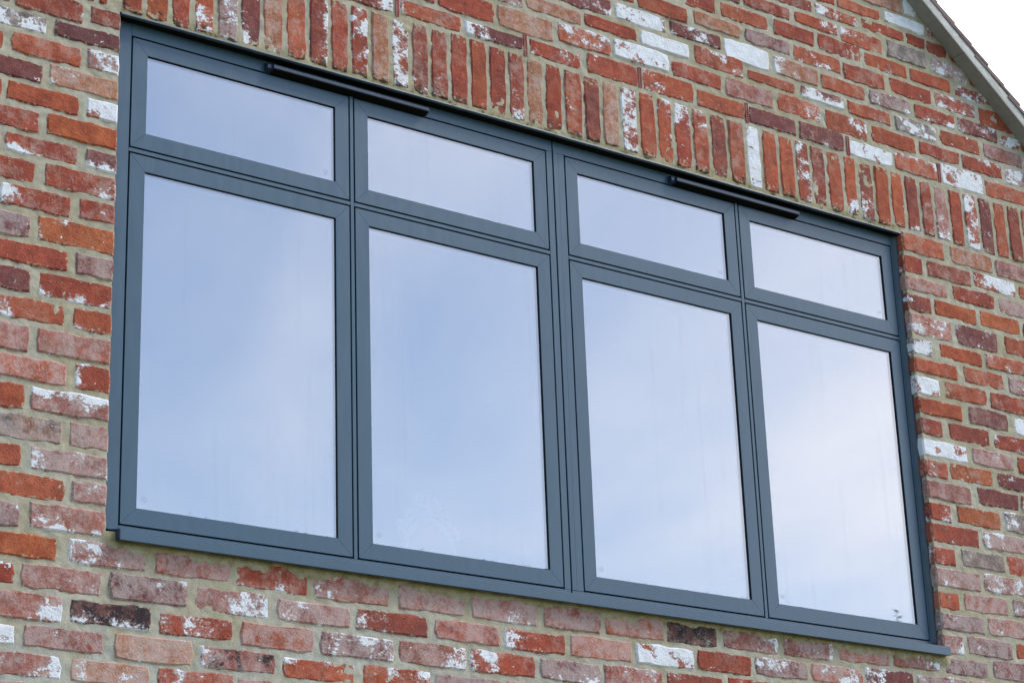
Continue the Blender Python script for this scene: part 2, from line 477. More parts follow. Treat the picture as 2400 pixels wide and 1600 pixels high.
def set_attrs(me, parts):
    """parts: list of (n_vertices, at)"""
    n = sum(k for k, _ in parts)
    cols, cols2, par, dr, uv = [], [], [], [], []
    for k, at in parts:
        cols += list(at['bcol'])*k; cols2 += list(at['bcol2'])*k
        par += list(at['bpar'])*k; dr += list(at['bdir'])*k
        for a, b in at['buv']: uv += [a, b, at['seed']]
    for nm, typ, dat in (('bcol','FLOAT_COLOR',cols),('bcol2','FLOAT_COLOR',cols2)):
        me.attributes.new(nm, typ, 'POINT').data.foreach_set('color', dat)
    for nm, dat in (('bpar',par),('bdir',dr),('buv',uv)):
        me.attributes.new(nm, 'FLOAT_VECTOR', 'POINT').data.foreach_set('vector', dat)

BRICKS = """-873,1338,-15620,-14872,m3h -723,1520,-17116,-16404,t2h 5072,7487,-14903,-14126,q2L -2010,152,-14818,-14133,p5L -3104,-1007,-14059,-13368,q3B -3266,-1062,-15580,-14944,p3R -1939,313,-16326,-15699,k3B 2719,4920,-14880,-14129,r2B -3199,-999,-6359,-5633,O4 -3156,-955,-17052,-16462,d2h 364,2560,-14813,-14131,r1h 2862,5099,-16416,-15724,o1h -3194,-1005,-11006,-10353,p6T -3155,-1000,-12554,-11914,p5h -3099,-1014,-9439,-8742,q1 1523,3714,-15634,-14964,p4R 5250,7599,-16418,-15736,m6h 7719,9984,-14900,-14124,q3h -3120,-1016,-7902,-7209,r2B -1899,319,-17780,-17165,t3h 10137,12455,-14902,-14121,p4h -4200,-2107,-16380,-15680,q3R 1672,3931,-17094,-16498,z2L -3081,-1005,-4803,-4113,r2R 507,2672,-16345,-15755,r4 7742,9988,-16405,-15713,q3R -4288,-2269,-11827,-11137,b3h -4250,-2194,-10246,-9595,o3h 3942,6211,-15624,-15007,p5h -4184,-2137,-13305,-12669,o1 -4286,-2262,-5573,-4936,r3L -4072,-2066,-17788,-17157,p5R -3080,-1013,-3323,-2656,O1 6367,8711,-15618,-15011,d2L 4109,6365,-17127,-16544,o2T -4192,-2109,-1152,-509,o0 -4316,-2296,-7116,-6494,r1 -4271,-2314,-8641,-8005,o2L 10085,12344,-16401,-15729,r3L -4247,-2120,-2584,-1979,o0 12636,14766,-14873,-14119,d1h -4164,-2297,-14846,-14201,O0 -3061,-1012,-1835,-1203,t2L -4224,-2130,-4034,-3459,r3B 14877,17129,-14844,-14116,o2h 13564,15882,-15616,-14950,o2h 8912,11122,-15615,-15001,r2h 12466,14671,-16392,-15745,m4h 11260,13438,-15632,-15014,r3L 15975,18253,-15594,-14950,w8 11793,14019,4145,4949,t0 19359,21652,-14791,-14112,p4R 17204,19193,-14824,-14114,k2 18309,20492,-15562,-14910,r1 -2961,-1014,-359,169,m1 6554,8797,-17127,-16504,o4 17532,19762,3484,4292,o4L 14121,16329,4272,5015,o5 15253,17400,3475,4232,r1L 20596,22816,-15496,-14884,m4h -4119,-2109,200,861,r2R 496,2734,-17780,-17167,r4 21826,23955,-14767,-14109,p3R 16391,18765,4371,5058,w8 -2124,-997,-11799,-11101,q2h 8155,10418,3502,4091,o2L 14760,16971,-16392,-15700,r5h 19862,22092,5054,5787,o4 -2032,-999,-10247,-9522,r3L 21243,23318,5643,6459,w9 28918,31214,-10217,-9522,r2 24185,26413,-14704,-14107,o2h -4733,-3132,-441,124,g7 -5307,-3247,-3380,-2723,r2 21153,23325,4221,4962,p0 22926,25149,-15465,-14861,q4h 12969,15062,3482,4094,r4 31282,33494,3351,4213,w8 9543,11697,4156,4947,r1 -5474,-3215,-1911,-1318,m1B 30072,32239,-13927,-13254,m2h -2135,-995,-8634,-8010,o2B 25697,27782,4113,4927,o4R -5465,-3292,-4852,-4168,r1 -5355,-3257,-9525,-8751,p1 28934,30988,-2831,-2030,o5h 28921,31062,-11731,-11051,p4h 31155,33294,-2816,-2011,m4 19853,21997,3461,4145,o2 24414,26573,3412,4150,m2B 16548,18729,5793,6422,m8 -2100,-1004,-7096,-6452,d1h 30114,32293,-12434,-11781,q2h 10531,12786,3520,4026,m5L 23492,25596,5642,6386,t3L 23524,25518,4231,4998,o3R 22118,24313,3436,4096,m1 28947,31137,3353,4116,o3T 18854,21034,4318,4937,r1 30227,32376,-9412,-8745,O3 26532,28696,-14665,-14105,q4R 28930,31022,260,1009,o1 28934,31049,-8704,-8048,p0 24455,26771,6449,7114,o5 28926,31015,-13195,-12578,m3h 17571,19699,5105,5708,w9 30210,32349,-10914,-10279,g2 12913,15172,5088,5640,t0 -1994,-998,-13239,-12656,p4h 28925,31084,-7196,-6561,o8 -5496,-3377,-6410,-5718,m2h 18890,21148,5860,6437,m6 -5414,-3295,-7896,-7232,m1 25666,27823,7192,7894,r1 27945,30149,4177,4864,o0 -2063,-1007,-5504,-4898,r1 28897,30965,-14651,-14074,m1h 31320,33429,-8592,-7944,m0 30270,32397,-4950,-4295,o1 30105,32235,-7889,-7262,O1 21192,23391,7211,7818,o0 31197,33327,-11651,-10998,p5h 15255,17461,5147,5660,r1 17506,19717,6450,7082,o1 26844,28971,7824,8529,o2L 31300,33491,290,969,t1 30046,32283,-483,158,d0 30267,32324,-6443,-5801,d0 28931,31037,-5710,-5099,o0 31363,33344,-5707,-5024,m2 26730,28920,3384,4014,w8 31301,33409,-7167,-6540,p4h 29140,31177,7870,8624,g2 30196,32367,-1910,-1277,O1 31376,33525,-10138,-9515,p5h 26826,28891,6368,7059,r1 32456,34606,-1903,-1248,O1 19929,22060,6555,7117,t2 33329,35690,7798,8478,r1 29112,31282,6420,7085,r1 23593,25560,7211,7870,r0 31122,33292,-13159,-12510,q2h 25241,27408,-15465,-14770,m5L 32373,34590,-426,206,o7 31343,33393,-4185,-3550,o1 25675,27803,5679,6296,o1 31190,33372,-1155,-551,r3 -5269,-3335,-11046,-10352,o0 29166,31297,4955,5593,g7 -1983,-1017,-1069,-447,p6R 33646,35612,6304,7071,o0 30232,32398,-3491,-2928,o1 28926,31041,-4213,-3658,o0 -1964,-1016,-2533,-1923,w8 31443,33529,4957,5624,o1 27967,30073,5689,6310,m5h 22256,24352,6533,7091,m1h 31373,33552,6439,7082,r6 33559,35838,3409,4079,o1 26867,29026,5000,5574,o1B 27934,30133,7179,7771,o3B 31150,33636,-14636,-13961,m1h -1929,-1005,-3993,-3417,m4B 32451,34615,5723,6348,m5 28917,30967,-1191,-631,o1h 32463,34620,4251,4865,r2T 33680,35827,4972,5608,p0 30243,32359,5716,6317,r3B 32511,34663,-4959,-4299,r0 32513,34689,-3457,-2870,o3 32405,34682,8584,9161,r0 24654,26760,5066,5573,m7B 30291,32400,4280,4835,r1 30194,32340,7190,7754,o1 31351,33269,7828,8478,p7h -1932,-1004,314,867,d0 24656,26788,7989,8484,o3R -5378,-3338,-12568,-11945,o0 -5292,-3328,-14113,-13439,m3h 8890,11229,-17127,-16518,m3h 22285,24475,7950,8479,r1 17087,19314,-16392,-15700,d3 25678,27835,8611,9097,o6 14197,16462,5758,6436,m3R 22212,24425,5087,5503,o2R 29166,31280,9274,9800,w8 33611,35893,257,957,p1 27974,30163,8684,9160,r1 26824,28996,9204,9691,o1 32492,34639,-6428,-5835,r4L 32517,34497,7183,7691,w6 28918,30080,-5008,-4331,o8 33547,35764,-1175,-515,p2h 28926,29916,-13983,-13326,p6R 28919,30022,-7959,-7322,r3 32429,34510,-7837,-7284,m3 28933,30085,-1952,-1304,d1L 32570,34704,-9409,-8653,g4L 28933,29930,-12493,-11865,o2B 28929,29962,-9469,-8838,r5 28937,29948,-10977,-10346,r5 -5345,-3388,-15569,-14957,r1T 28935,29974,-6459,-5825,d1 33609,35736,-2722,-2009,o2B -5177,-3304,-17053,-16508,p5R 27555,29849,-15465,-14773,m3h 18942,21023,7192,7815,r1 28920,29908,-3578,-2942,g7 28019,30222,9837,10497,t1 28921,29854,-544,152,r4 5832,7951,3452,4091,d4R 32460,34549,-10934,-10219,r3 34745,37036,4185,4865,p5L 34710,36800,5714,6189,w7 33565,35702,-4226,-3573,p4h 23547,25597,8585,9097,d0 31281,32345,8613,9163,r1 19436,21806,-16392,-15634,r2 30224,31219,8690,9171,r1 32457,34620,-12402,-11739,m3h 2794,5067,-17780,-17232,p4h 30257,30928,9930,10590,w8 33624,35724,-5747,-5086,w8 10173,12835,5053,5640,p4B 32402,34578,-13855,-13271,o1 31343,31817,9274,9849,w6 33553,35757,-7178,-6532,o1 -4765,-2502,-18558,-17898,p5h -5422,-4357,-1218,-576,o0 11289,13535,-17127,-16498,p4h 29952,32068,-15465,-14743,q3h -6617,-4307,-2620,-2020,o2B 34711,36939,-409,137,o2 24454,26764,9204,9691,r1 -1714,-1381,972,1692,o2T 29483,31796,10699,11359,r0 7173,9483,4197,4947,r0 33489,35758,-8547,-7944,w7 20282,22185,7922,8479,m2 15026,17464,6542,7082,o1 -6594,-4283,-4062,-3489,m4h -6489,-4179,254,861,m4h -4084,-1774,967,1689,r2 34666,36909,-1903,-1286,d1 21891,24077,-16392,-15571,w6 35887,38167,4972,5608,w7 25649,27959,9798,10458,t1 -10665,-8336,15164,15824,p2 -8276,-5920,15164,15824,o0 -5861,-3499,15164,15824,d1 -3439,-1106,15164,15824,r2 -1046,1206,15164,15824,r3 1266,3632,15164,15824,m4h 3692,6009,15164,15824,d1 6069,8305,15164,15824,O1 8365,10662,15164,15824,r2 10721,13095,15164,15824,m4h 13155,15414,15164,15824,r1 15473,17729,15164,15824,o2B 17789,20042,15164,15824,o0 20102,22484,15164,15824,o0 22544,24811,15164,15824,O1 -9525,-7227,14398,15058,t1 -7167,-4893,14398,15058,m1 -4833,-2553,14398,15058,o0 -2493,-168,14398,15058,m1 -108,2136,14398,15058,p2 2196,4555,14398,15058,r3 4615,6955,14398,15058,r2 7015,9322,14398,15058,r2 9382,11625,14398,15058,o0 11685,14064,14398,15058,p2 14124,16487,14398,15058,o0 16546,18864,14398,15058,w7 18924,21214,14398,15058,o0 21274,23577,14398,15058,r2 23637,25966,14398,15058,O1 -10665,-8300,13631,14291,o1 -8240,-5940,13631,14291,r1 -5880,-3614,13631,14291,p2 -3554,-1180,13631,14291,m1 -1120,1156,13631,14291,r1 1216,3498,13631,14291,m1 3558,5839,13631,14291,r1 5899,8228,13631,14291,r1 8288,10674,13631,14291,r2 10734,13078,13631,14291,r1 13138,15522,13631,14291,m4h 15582,17821,13631,14291,p2 17881,20241,13631,14291,o2B 20301,22634,13631,14291,t1 22694,24937,13631,14291,o1 24997,27353,13631,14291,m1 -9525,-7269,12864,13525,r2 -7209,-4826,12864,13525,o2B -4766,-2386,12864,13525,m1 -2326,-19,12864,13525,r1 41,2347,12864,13525,t1 2407,4658,12864,13525,r2 4718,7048,12864,13525,r3 7107,9474,12864,13525,r2 9534,11782,12864,13525,o3 11841,14154,12864,13525,p2 14214,16458,12864,13525,p2 16518,18858,12864,13525,o1 18918,21268,12864,13525,p2 21327,23647,12864,13525,o3 23707,26068,12864,13525,o3 26128,28479,12864,13525,r1 -10665,-8377,12098,12758,p2 -8318,-5971,12098,12758,w7 -5911,-3624,12098,12758,r2 -3564,-1197,12098,12758,o2B -1137,1246,12098,12758,m1 1305,3619,12098,12758,r2 3678,5943,12098,12758,p2 6003,8380,12098,12758,r3 8440,10717,12098,12758,r1 10777,13121,12098,12758,w7 13180,15441,12098,12758,w7 15501,17781,12098,12758,o3 17841,20185,12098,12758,o0 20245,22509,12098,12758,o2B 22569,24898,12098,12758,r2 24958,27226,12098,12758,r2 27285,29616,12108,12768,o1 -9525,-7232,11331,11991,r1 -7173,-4849,11331,11991,d1 -4789,-2445,11331,11991,p2 -2385,-151,11331,11991,m4h -91,2288,11331,11991,w7 2348,4714,11331,11991,p2 4774,7155,11331,11991,r1 7215,9464,11331,11991,m1 9523,11902,11331,11991,r1 11962,14342,11331,11991,t1 14402,16700,11331,11991,p2 16760,19066,11331,11991,r2 19125,21450,11331,11991,r3 21510,23890,11331,11991,t1 23950,26277,11331,11991,p2 26337,28696,11331,11991,o0 28756,31048,11419,12079,m1 -10665,-8282,10564,11225,m4h -8223,-5930,10564,11225,r2 -5870,-3545,10564,11225,o3 -3485,-1138,10564,11225,r1 -1078,1232,10564,11225,w7 1291,3529,10564,11225,r1 3589,5898,10564,11225,r1 5958,8214,10564,11225,o0 8274,10527,10564,11225,o2B 10586,12858,10564,11225,o1 12918,15271,10564,11225,m4h 15331,17567,10564,11225,o3 17627,19899,10564,11225,r3 19959,22312,10564,11225,d1 22372,24681,10564,11225,t1 24740,27084,10564,11225,r1 27144,29423,10567,11228,r3 23278,25589,9798,10458,o1 20908,23218,9798,10458,o0 18538,20848,9798,10458,o3 16168,18478,9798,10458,o2B 13797,16108,9798,10458,r0 11427,13737,9798,10458,O1 9057,11367,9798,10458,o0 6687,8997,9798,10458,w7 4316,6627,9798,10458,w7 1946,4256,9798,10458,r3 -424,1886,9798,10458,m4h -2794,-484,9798,10458,r3 -5165,-2854,9798,10458,m4h -7535,-5225,9798,10458,O1 -9905,-7595,9798,10458,r1 22084,24394,9204,9691,t1 19713,22024,9204,9691,r2 17343,19654,9204,9691,r3 14973,17283,9204,9691,r3 12603,14913,9204,9691,m1 10232,12543,9204,9691,t1 7862,10173,9204,9691,w7 5492,7802,9204,9691,o1 3122,5432,9204,9691,r1 751,3062,9204,9691,d1 -1619,692,9204,9691,o3 -3989,-1679,9204,9691,r1 -6359,-4049,9204,9691,r1 -8730,-6419,9204,9691,o0 -11100,-8789,9204,9691,m1 21177,23487,8585,9097,t1 18807,21117,8585,9097,r1 16437,18747,8585,9097,o2B 14066,16377,8585,9097,t1 11696,14006,8585,9097,r2 9326,11636,8585,9097,r2 6956,9266,8585,9097,w7 4585,6896,8585,9097,r2 2215,4525,8585,9097,r1 -155,2155,8585,9097,O1 -2525,-215,8585,9097,o1 -4896,-2585,8585,9097,r0 -7266,-4956,8585,9097,m4h -9636,-7326,8585,9097,r1 17912,20222,7922,8479,r3 15542,17852,7922,8479,p2 13171,15482,7922,8479,p2 10801,13111,7922,8479,o1 8431,10741,7922,8479,t1 6061,8371,7922,8479,r1 3690,6001,7922,8479,t1 1320,3630,7922,8479,r1 -1050,1260,7922,8479,d1 -3420,-1110,7922,8479,o3 -5791,-3480,7922,8479,r1 -8161,-5851,7922,8479,d1 -10531,-8221,7922,8479,o3 16571,18882,7189,7815,o2B 14201,16512,7189,7815,m4h 11831,14141,7189,7815,r2 9461,11771,7189,7815,t1 7090,9401,7189,7815,o0 4720,7031,7189,7815,m1 2350,4660,7189,7815,r1 -20,2290,7189,7815,o1 -2391,-80,7189,7815,r1 -4761,-2450,7189,7815,r0 -7131,-4821,7189,7815,o2B -9501,-7191,7189,7815,d1 12656,14966,6542,7082,m4h 10286,12596,6542,7082,o1 7915,10226,6542,7082,t1 5545,7856,6542,7082,w7 3175,5485,6542,7082,d1 805,3115,6542,7082,r0 -1566,745,6542,7082,r1 -3936,-1625,6542,7082,r3 -6306,-3996,6542,7082,O1 -8676,-6366,6542,7082,t1 -11047,-8736,6542,7082,m4h 11827,14138,5746,6436,m4h 9457,11767,5746,6436,m4h 7087,9397,5746,6436,t1 4716,7027,5746,6436,p2 2346,4657,5746,6436,r1 -24,2286,5746,6436,w7 -2394,-84,5746,6436,p2 -4765,-2454,5746,6436,o1 -7135,-4824,5746,6436,O1 -9505,-7195,5746,6436,r2 7802,10113,5053,5640,O1 5432,7742,5053,5640,O1 3062,5372,5053,5640,o1 692,3002,5053,5640,r3 -1679,632,5053,5640,r3 -4049,-1739,5053,5640,p2 -6419,-4109,5053,5640,o0 -8789,-6479,5053,5640,w7 -11160,-8849,5053,5640,r3 4802,7113,4197,4947,O1 2432,4743,4197,4947,t1 62,2372,4197,4947,r2 -2308,2,4197,4947,r1 -4679,-2368,4197,4947,p2 -7049,-4738,4197,4947,m4h -9419,-7109,4197,4947,r3 37096,39354,4185,4865,o3 3461,5772,3452,4091,r1 1091,3402,3452,4091,d1 -1279,1031,3452,4091,o1 -3649,-1339,3452,4091,r3 -6020,-3709,3452,4091,o1 -8390,-6079,3452,4091,p2 -10760,-8450,3452,4091,p2 35897,38180,3430,4079,o1 38240,40400,3430,4079,o2B -3692,-1381,2624,3346,r3 -6062,-3752,2624,3346,t1 -8432,-6122,2624,3346,r0 -10802,-8492,2624,3346,m1 -4832,-2521,1795,2517,r1 -7202,-4892,1795,2517,o2B -9572,-7262,1795,2517,d1 -2457,-1381,1795,2517,d1 -6455,-4144,967,1689,o1 -8825,-6514,967,1689,O1 -11195,-8885,967,1689,o0 -8859,-6549,254,861,p2 -11230,-8919,254,861,r1 35953,38216,244,957,p2 38275,40400,244,957,o2B -7103,-4792,-469,147,O1 -9473,-7163,-469,147,o1 36999,39331,-409,137,w7 39391,40400,-409,137,o3 -7793,-5482,-1218,-576,w7 -10163,-7852,-1218,-576,r2 35824,38065,-1180,-515,p2 38125,40400,-1180,-515,r1 -7844,-5533,-1914,-1325,r1 -10214,-7904,-1914,-1325,r3 36968,39301,-1903,-1286,r3 39361,40400,-1903,-1286,o1 -8988,-6677,-2620,-2020,r1 -11358,-9048,-2620,-2020,o1 35795,38163,-2722,-2009,O1 38223,40400,-2722,-2009,m4h -7678,-5367,-3383,-2726,m1 -10048,-7738,-3383,-2726,r0 34749,36997,-3467,-2828,r2 37057,39382,-3467,-2828,O1 39442,40400,-3467,-2828,o2B -8964,-6654,-4062,-3489,t1 -11334,-9024,-4062,-3489,o0 35761,38135,-4226,-3573,r1 38194,40400,-4226,-3573,d1 -7835,-5525,-4852,-4168,r3 -10205,-7895,-4852,-4168,r1 34723,37076,-4979,-4332,o3 37136,39495,-4979,-4332,m1 39555,40400,-4979,-4332,r1 -6656,-4346,-5612,-4959,w7 -9027,-6716,-5612,-4959,d1 -11397,-9087,-5612,-4959,o3 35784,38028,-5747,-5086,d1 38088,40400,-5747,-5086,O1 -7867,-5556,-6410,-5718,r0 -10237,-7926,-6410,-5718,r1 34698,36997,-6426,-5853,m1 37057,39349,-6426,-5853,o0 39409,40400,-6426,-5853,t1 -6686,-4375,-7126,-6516,o0 -9056,-6746,-7126,-6516,o1 -11426,-9116,-7126,-6516,w7 35817,38092,-7178,-6532,m4h 38152,40400,-7178,-6532,m1 -7784,-5473,-7896,-7232,o3 -10154,-7844,-7896,-7232,r3 34570,36907,-7837,-7284,r1 36967,39206,-7837,-7284,o0 39266,40400,-7837,-7284,o1 -6642,-4331,-8644,-8002,w7 -9012,-6702,-8644,-8002,o3 -11382,-9072,-8644,-8002,o0 35818,38072,-8547,-7944,O1 38132,40400,-8547,-7944,o0 -7725,-5415,-9525,-8751,r2 -10096,-7785,-9525,-8751,r0 34764,37039,-9409,-8653,r2 37099,39429,-9409,-8653,t1 39489,40400,-9409,-8653,w7 -6621,-4310,-10246,-9632,m1 -8991,-6680,-10246,-9632,o2B -11361,-9051,-10246,-9632,d1 33585,35890,-10112,-9515,w7 35950,38210,-10112,-9515,o1 38270,40400,-10112,-9515,r2 -7639,-5329,-11046,-10352,o0 -10009,-7699,-11046,-10352,r0 34608,36862,-10934,-10219,w7 36922,39261,-10934,-10219,O1 39320,40400,-10934,-10219,o1 -6658,-4348,-11839,-11152,p2 -9029,-6718,-11839,-11152,m4h -11399,-9089,-11839,-11152,o2B 33386,35654,-11633,-11041,o3 35714,38073,-11633,-11041,r1 38133,40400,-11633,-11041,p2 -7748,-5438,-12568,-11945,p2 -10118,-7808,-12568,-11945,p2 34680,37037,-12402,-11739,o1 37097,39425,-12402,-11739,m4h 39485,40400,-12402,-11739,t1 -6555,-4244,-13333,-12674,o1 -8925,-6615,-13333,-12674,r0 -11295,-8985,-13333,-12674,r2 33352,35647,-13165,-12509,r1 35706,38078,-13165,-12509,O1 38137,40400,-13165,-12509,m1 -7662,-5352,-14113,-13439,r1 -10033,-7722,-14113,-13439,p5h 34638,36886,-13855,-13271,d2h 36946,39237,-13855,-13271,p3h 39297,40400,-13855,-13271,p5h -6535,-4224,-14851,-14220,p5h -8905,-6595,-14851,-14220,p5h -11275,-8965,-14851,-14220,m3h 33696,36054,-14636,-13961,p3h 36114,38397,-14636,-13961,p3h 38457,40400,-14636,-13961,r1 -7715,-5405,-15569,-14957,t2h -10085,-7775,-15569,-14957,r1 32127,34434,-15465,-14743,t2h 34494,36797,-15465,-14743,p5h 36857,39232,-15465,-14743,r1 39291,40400,-15465,-14743,r1 -6571,-4260,-16401,-15675,m3h -8941,-6631,-16401,-15675,t2h -11311,-9001,-16401,-15675,r2h 24137,26517,-16392,-15571,p3h 26577,28915,-16392,-15571,r1 28975,31240,-16392,-15571,q3h 31300,33546,-16392,-15571,p4h 33606,35958,-16392,-15571,p5h 36018,38341,-16392,-15571,t2h 38401,40400,-16392,-15571,p3h -7547,-5236,-17053,-16508,q3h -9917,-7607,-17053,-16508,d2h 13595,15931,-17127,-16498,q3h 15991,18361,-17127,-16498,p5h 18421,20748,-17127,-16498,d2h 20808,23116,-17127,-16498,p4h 23176,25547,-17127,-16498,d2h 25606,27893,-17127,-16498,r1 27953,30251,-17127,-16498,p3h 30311,32648,-17127,-16498,t2h 32708,34969,-17127,-16498,q2h 35029,37344,-17127,-16498,d2h 37403,39776,-17127,-16498,p5h 39836,40400,-17127,-16498,r2h -6442,-4132,-17792,-17160,p4h -8813,-6502,-17792,-17160,r1 -11183,-8873,-17792,-17160,r2h 5126,7393,-17780,-17234,q3h 7453,9809,-17780,-17234,p5h 9868,12115,-17780,-17234,m3h 12175,14421,-17780,-17234,t2h 14480,16831,-17780,-17234,d2h 16891,19225,-17780,-17234,p5h 19285,21606,-17780,-17234,q2h 21665,24033,-17780,-17234,t2h 24093,26391,-17780,-17234,t2h 26451,28759,-17780,-17234,p5h 28819,31190,-17780,-17234,q3h 31250,33548,-17780,-17234,p4h 33608,35935,-17780,-17234,r2h 35994,38257,-17780,-17234,p3h 38317,40400,-17780,-17234,q3h -9525,-7205,-18559,-17898,p5h -7145,-4825,-18559,-17898,t2h -2442,-192,-18547,-17887,r2h -132,2213,-18547,-17887,p3h 2273,4652,-18547,-17887,m3h 4712,7073,-18547,-17887,p4h 7133,9416,-18547,-17887,o1 9476,11808,-18547,-17887,d2h 11868,14238,-18547,-17887,p5h 14298,16660,-18547,-17887,o1 16720,19082,-18547,-17887,p3h 19142,21406,-18547,-17887,m3h 21466,23717,-18547,-17887,r2h 23777,26034,-18547,-17887,p5h 26094,28444,-18547,-17887,p5h 28504,30854,-18547,-17887,r2h 30914,33272,-18547,-17887,m3h 33332,35675,-18547,-17887,r1 35735,38114,-18547,-17887,q2h 38174,40400,-18547,-17887,p4h -10665,-8375,-19325,-18665,p4h -8315,-6051,-19325,-18665,r2h -5991,-3700,-19325,-18665,o1 -3640,-1270,-19317,-18657,p4h -1210,1062,-19313,-18653,r1 1121,3427,-19313,-18653,p3h 3487,5739,-19313,-18653,p5h 5799,8179,-19313,-18653,m3h 8239,10578,-19313,-18653,o1 10637,12930,-19313,-18653,r2h 12990,15368,-19313,-18653,p4h 15427,17736,-19313,-18653,q3h 17796,20033,-19313,-18653,o1 20093,22479,-19313,-18653,d2h 22539,24913,-19313,-18653,t2h 24973,27229,-19313,-18653,o1 27289,29621,-19313,-18653,p4h 29681,32002,-19313,-18653,q3h 32062,34359,-19313,-18653,p4h 34419,36732,-19313,-18653,p3h 36792,39060,-19313,-18653,d2h 39120,40400,-19313,-18653,p4h -9525,-7268,-20092,-19432,p4h -7208,-4890,-20092,-19432,t2h -4830,-2446,-20092,-19432,r1 -2386,-23,-20080,-19420,d2h 37,2285,-20080,-19420,r2h 2345,4599,-20080,-19420,p4h 4659,6894,-20080,-19420,m3h 6954,9243,-20080,-19420,p3h 9303,11540,-20080,-19420,r1 11600,13904,-20080,-19420,t2h 13964,16330,-20080,-19420,p4h 16390,18633,-20080,-19420,d2h 18693,20957,-20080,-19420,o1 21016,23253,-20080,-19420,r1 23312,25560,-20080,-19420,q3h 25620,27945,-20080,-19420,q2h 28005,30311,-20080,-19420,p3h 30371,32613,-20080,-19420,t2h 32673,35025,-20080,-19420,r1 35084,37385,-20080,-19420,p5h 37445,39822,-20080,-19420,q2h 39882,40400,-20080,-19420,q2h -10665,-8341,-20859,-20198,d2h -8281,-6043,-20859,-20198,t2h -5983,-3625,-20859,-20198,t2h -3566,-1192,-20850,-20189,t2h -1132,1104,-20847,-20186,m3h 1164,3534,-20847,-20186,m3h 3594,5875,-20847,-20186,d2h 5934,8233,-20847,-20186,p4h 8293,10678,-20847,-20186,d2h 10738,13032,-20847,-20186,d2h 13092,15368,-20847,-20186,o1 15428,17717,-20847,-20186,p3h 17777,20113,-20847,-20186,p4h 20173,22524,-20847,-20186,o1 22584,24830,-20847,-20186,q2h 24890,27182,-20847,-20186,t2h 27242,29611,-20847,-20186,d2h 29671,32004,-20847,-20186,o1 32064,34444,-20847,-20186,p5h 34504,36808,-20847,-20186,o1 36868,39138,-20847,-20186,r2h 39198,40400,-20847,-20186,p3h -9525,-7288,-21625,-20965,t2h -7228,-4981,-21625,-20965,m3h -4921,-2572,-21625,-20965,r2h -2512,-227,-21613,-20953,d2h -167,2090,-21613,-20953,r1 2150,4521,-21613,-20953,r1 4581,6829,-21613,-20953,p4h 6889,9139,-21613,-20953,t2h 9199,11490,-21613,-20953,r2h 11550,13922,-21613,-20953,r1 13982,16305,-21613,-20953,d2h 16365,18746,-21613,-20953,m3h 18806,21080,-21613,-20953,r1 21140,23376,-21613,-20953,t2h 23436,25691,-21613,-20953,o1 25751,28086,-21613,-20953,p3h 28146,30382,-21613,-20953,d2h 30442,32740,-21613,-20953,r1 32800,35143,-21613,-20953,d2h 35203,37558,-21613,-20953,p3h 37617,40400,-21613,-20953,d2h -10665,-8424,-22392,-21732,t2h -8365,-5996,-22392,-21732,p3h -5936,-3617,-22392,-21732,o1 -3557,-1254,-22383,-21723,q2h -1194,1059,-22380,-21720,r2h 1119,3440,-22380,-21720,q3h 3499,5842,-22380,-21720,p5h 5902,8281,-22380,-21720,t2h 8341,10621,-22380,-21720,m3h 10681,13005,-22380,-21720,q2h 13065,15311,-22380,-21720,o1 15371,17614,-22380,-21720,d2h 17673,19988,-22380,-21720,t2h 20048,22297,-22380,-21720,r1 22357,24637,-22380,-21720,r1 24697,26988,-22380,-21720,t2h 27048,29303,-22380,-21720,r2h 29363,31607,-22380,-21720,p3h 31667,33988,-22380,-21720,d2h 34047,36368,-22380,-21720,p3h 36428,38671,-22380,-21720,p4h 38731,40400,-22380,-21720,m3h -9525,-7233,-23159,-22498,r2h -7174,-4899,-23159,-22498,q3h -4839,-2531,-23159,-22498,m3h -2471,-124,-23147,-22486,q3h -65,2208,-23147,-22486,p3h 2268,4597,-23147,-22486,t2h 4657,6917,-23147,-22486,d2h 6977,9318,-23147,-22486,p5h 9378,11745,-23147,-22486,o1 11805,14179,-23147,-22486,m3h 14239,16563,-23147,-22486,p5h 16623,18865,-23147,-22486,r2h 18925,21245,-23147,-22486,p3h 21305,23608,-23147,-22486,p5h 23668,25978,-23147,-22486,q2h 26038,28278,-23147,-22486,p5h 28338,30635,-23147,-22486,t2h 30695,33039,-23147,-22486,p5h 33099,35400,-23147,-22486,p5h 35460,37728,-23147,-22486,p4h 37788,40400,-23147,-22486,q2h -10665,-8340,-23925,-23265,p3h -8281,-6036,-23925,-23265,o1 -5976,-3696,-23925,-23265,r1 -3636,-1266,-23917,-23256,p4h -1206,1174,-23913,-23253,q2h 1234,3596,-23913,-23253,p4h 3656,5952,-23913,-23253,q3h 6012,8286,-23913,-23253,q3h 8346,10626,-23913,-23253,r2h 10685,12998,-23913,-23253,o1 13058,15363,-23913,-23253,m3h 15423,17757,-23913,-23253,q3h 17817,20099,-23913,-23253,p5h 20159,22425,-23913,-23253,p4h 22485,24742,-23913,-23253,p4h 24802,27133,-23913,-23253,o1 27193,29522,-23913,-23253,q2h 29582,31876,-23913,-23253,d2h 31936,34192,-23913,-23253,o1 34251,36512,-23913,-23253,r1 36572,38874,-23913,-23253,p5h 38934,40400,-23913,-23253,p3h"""
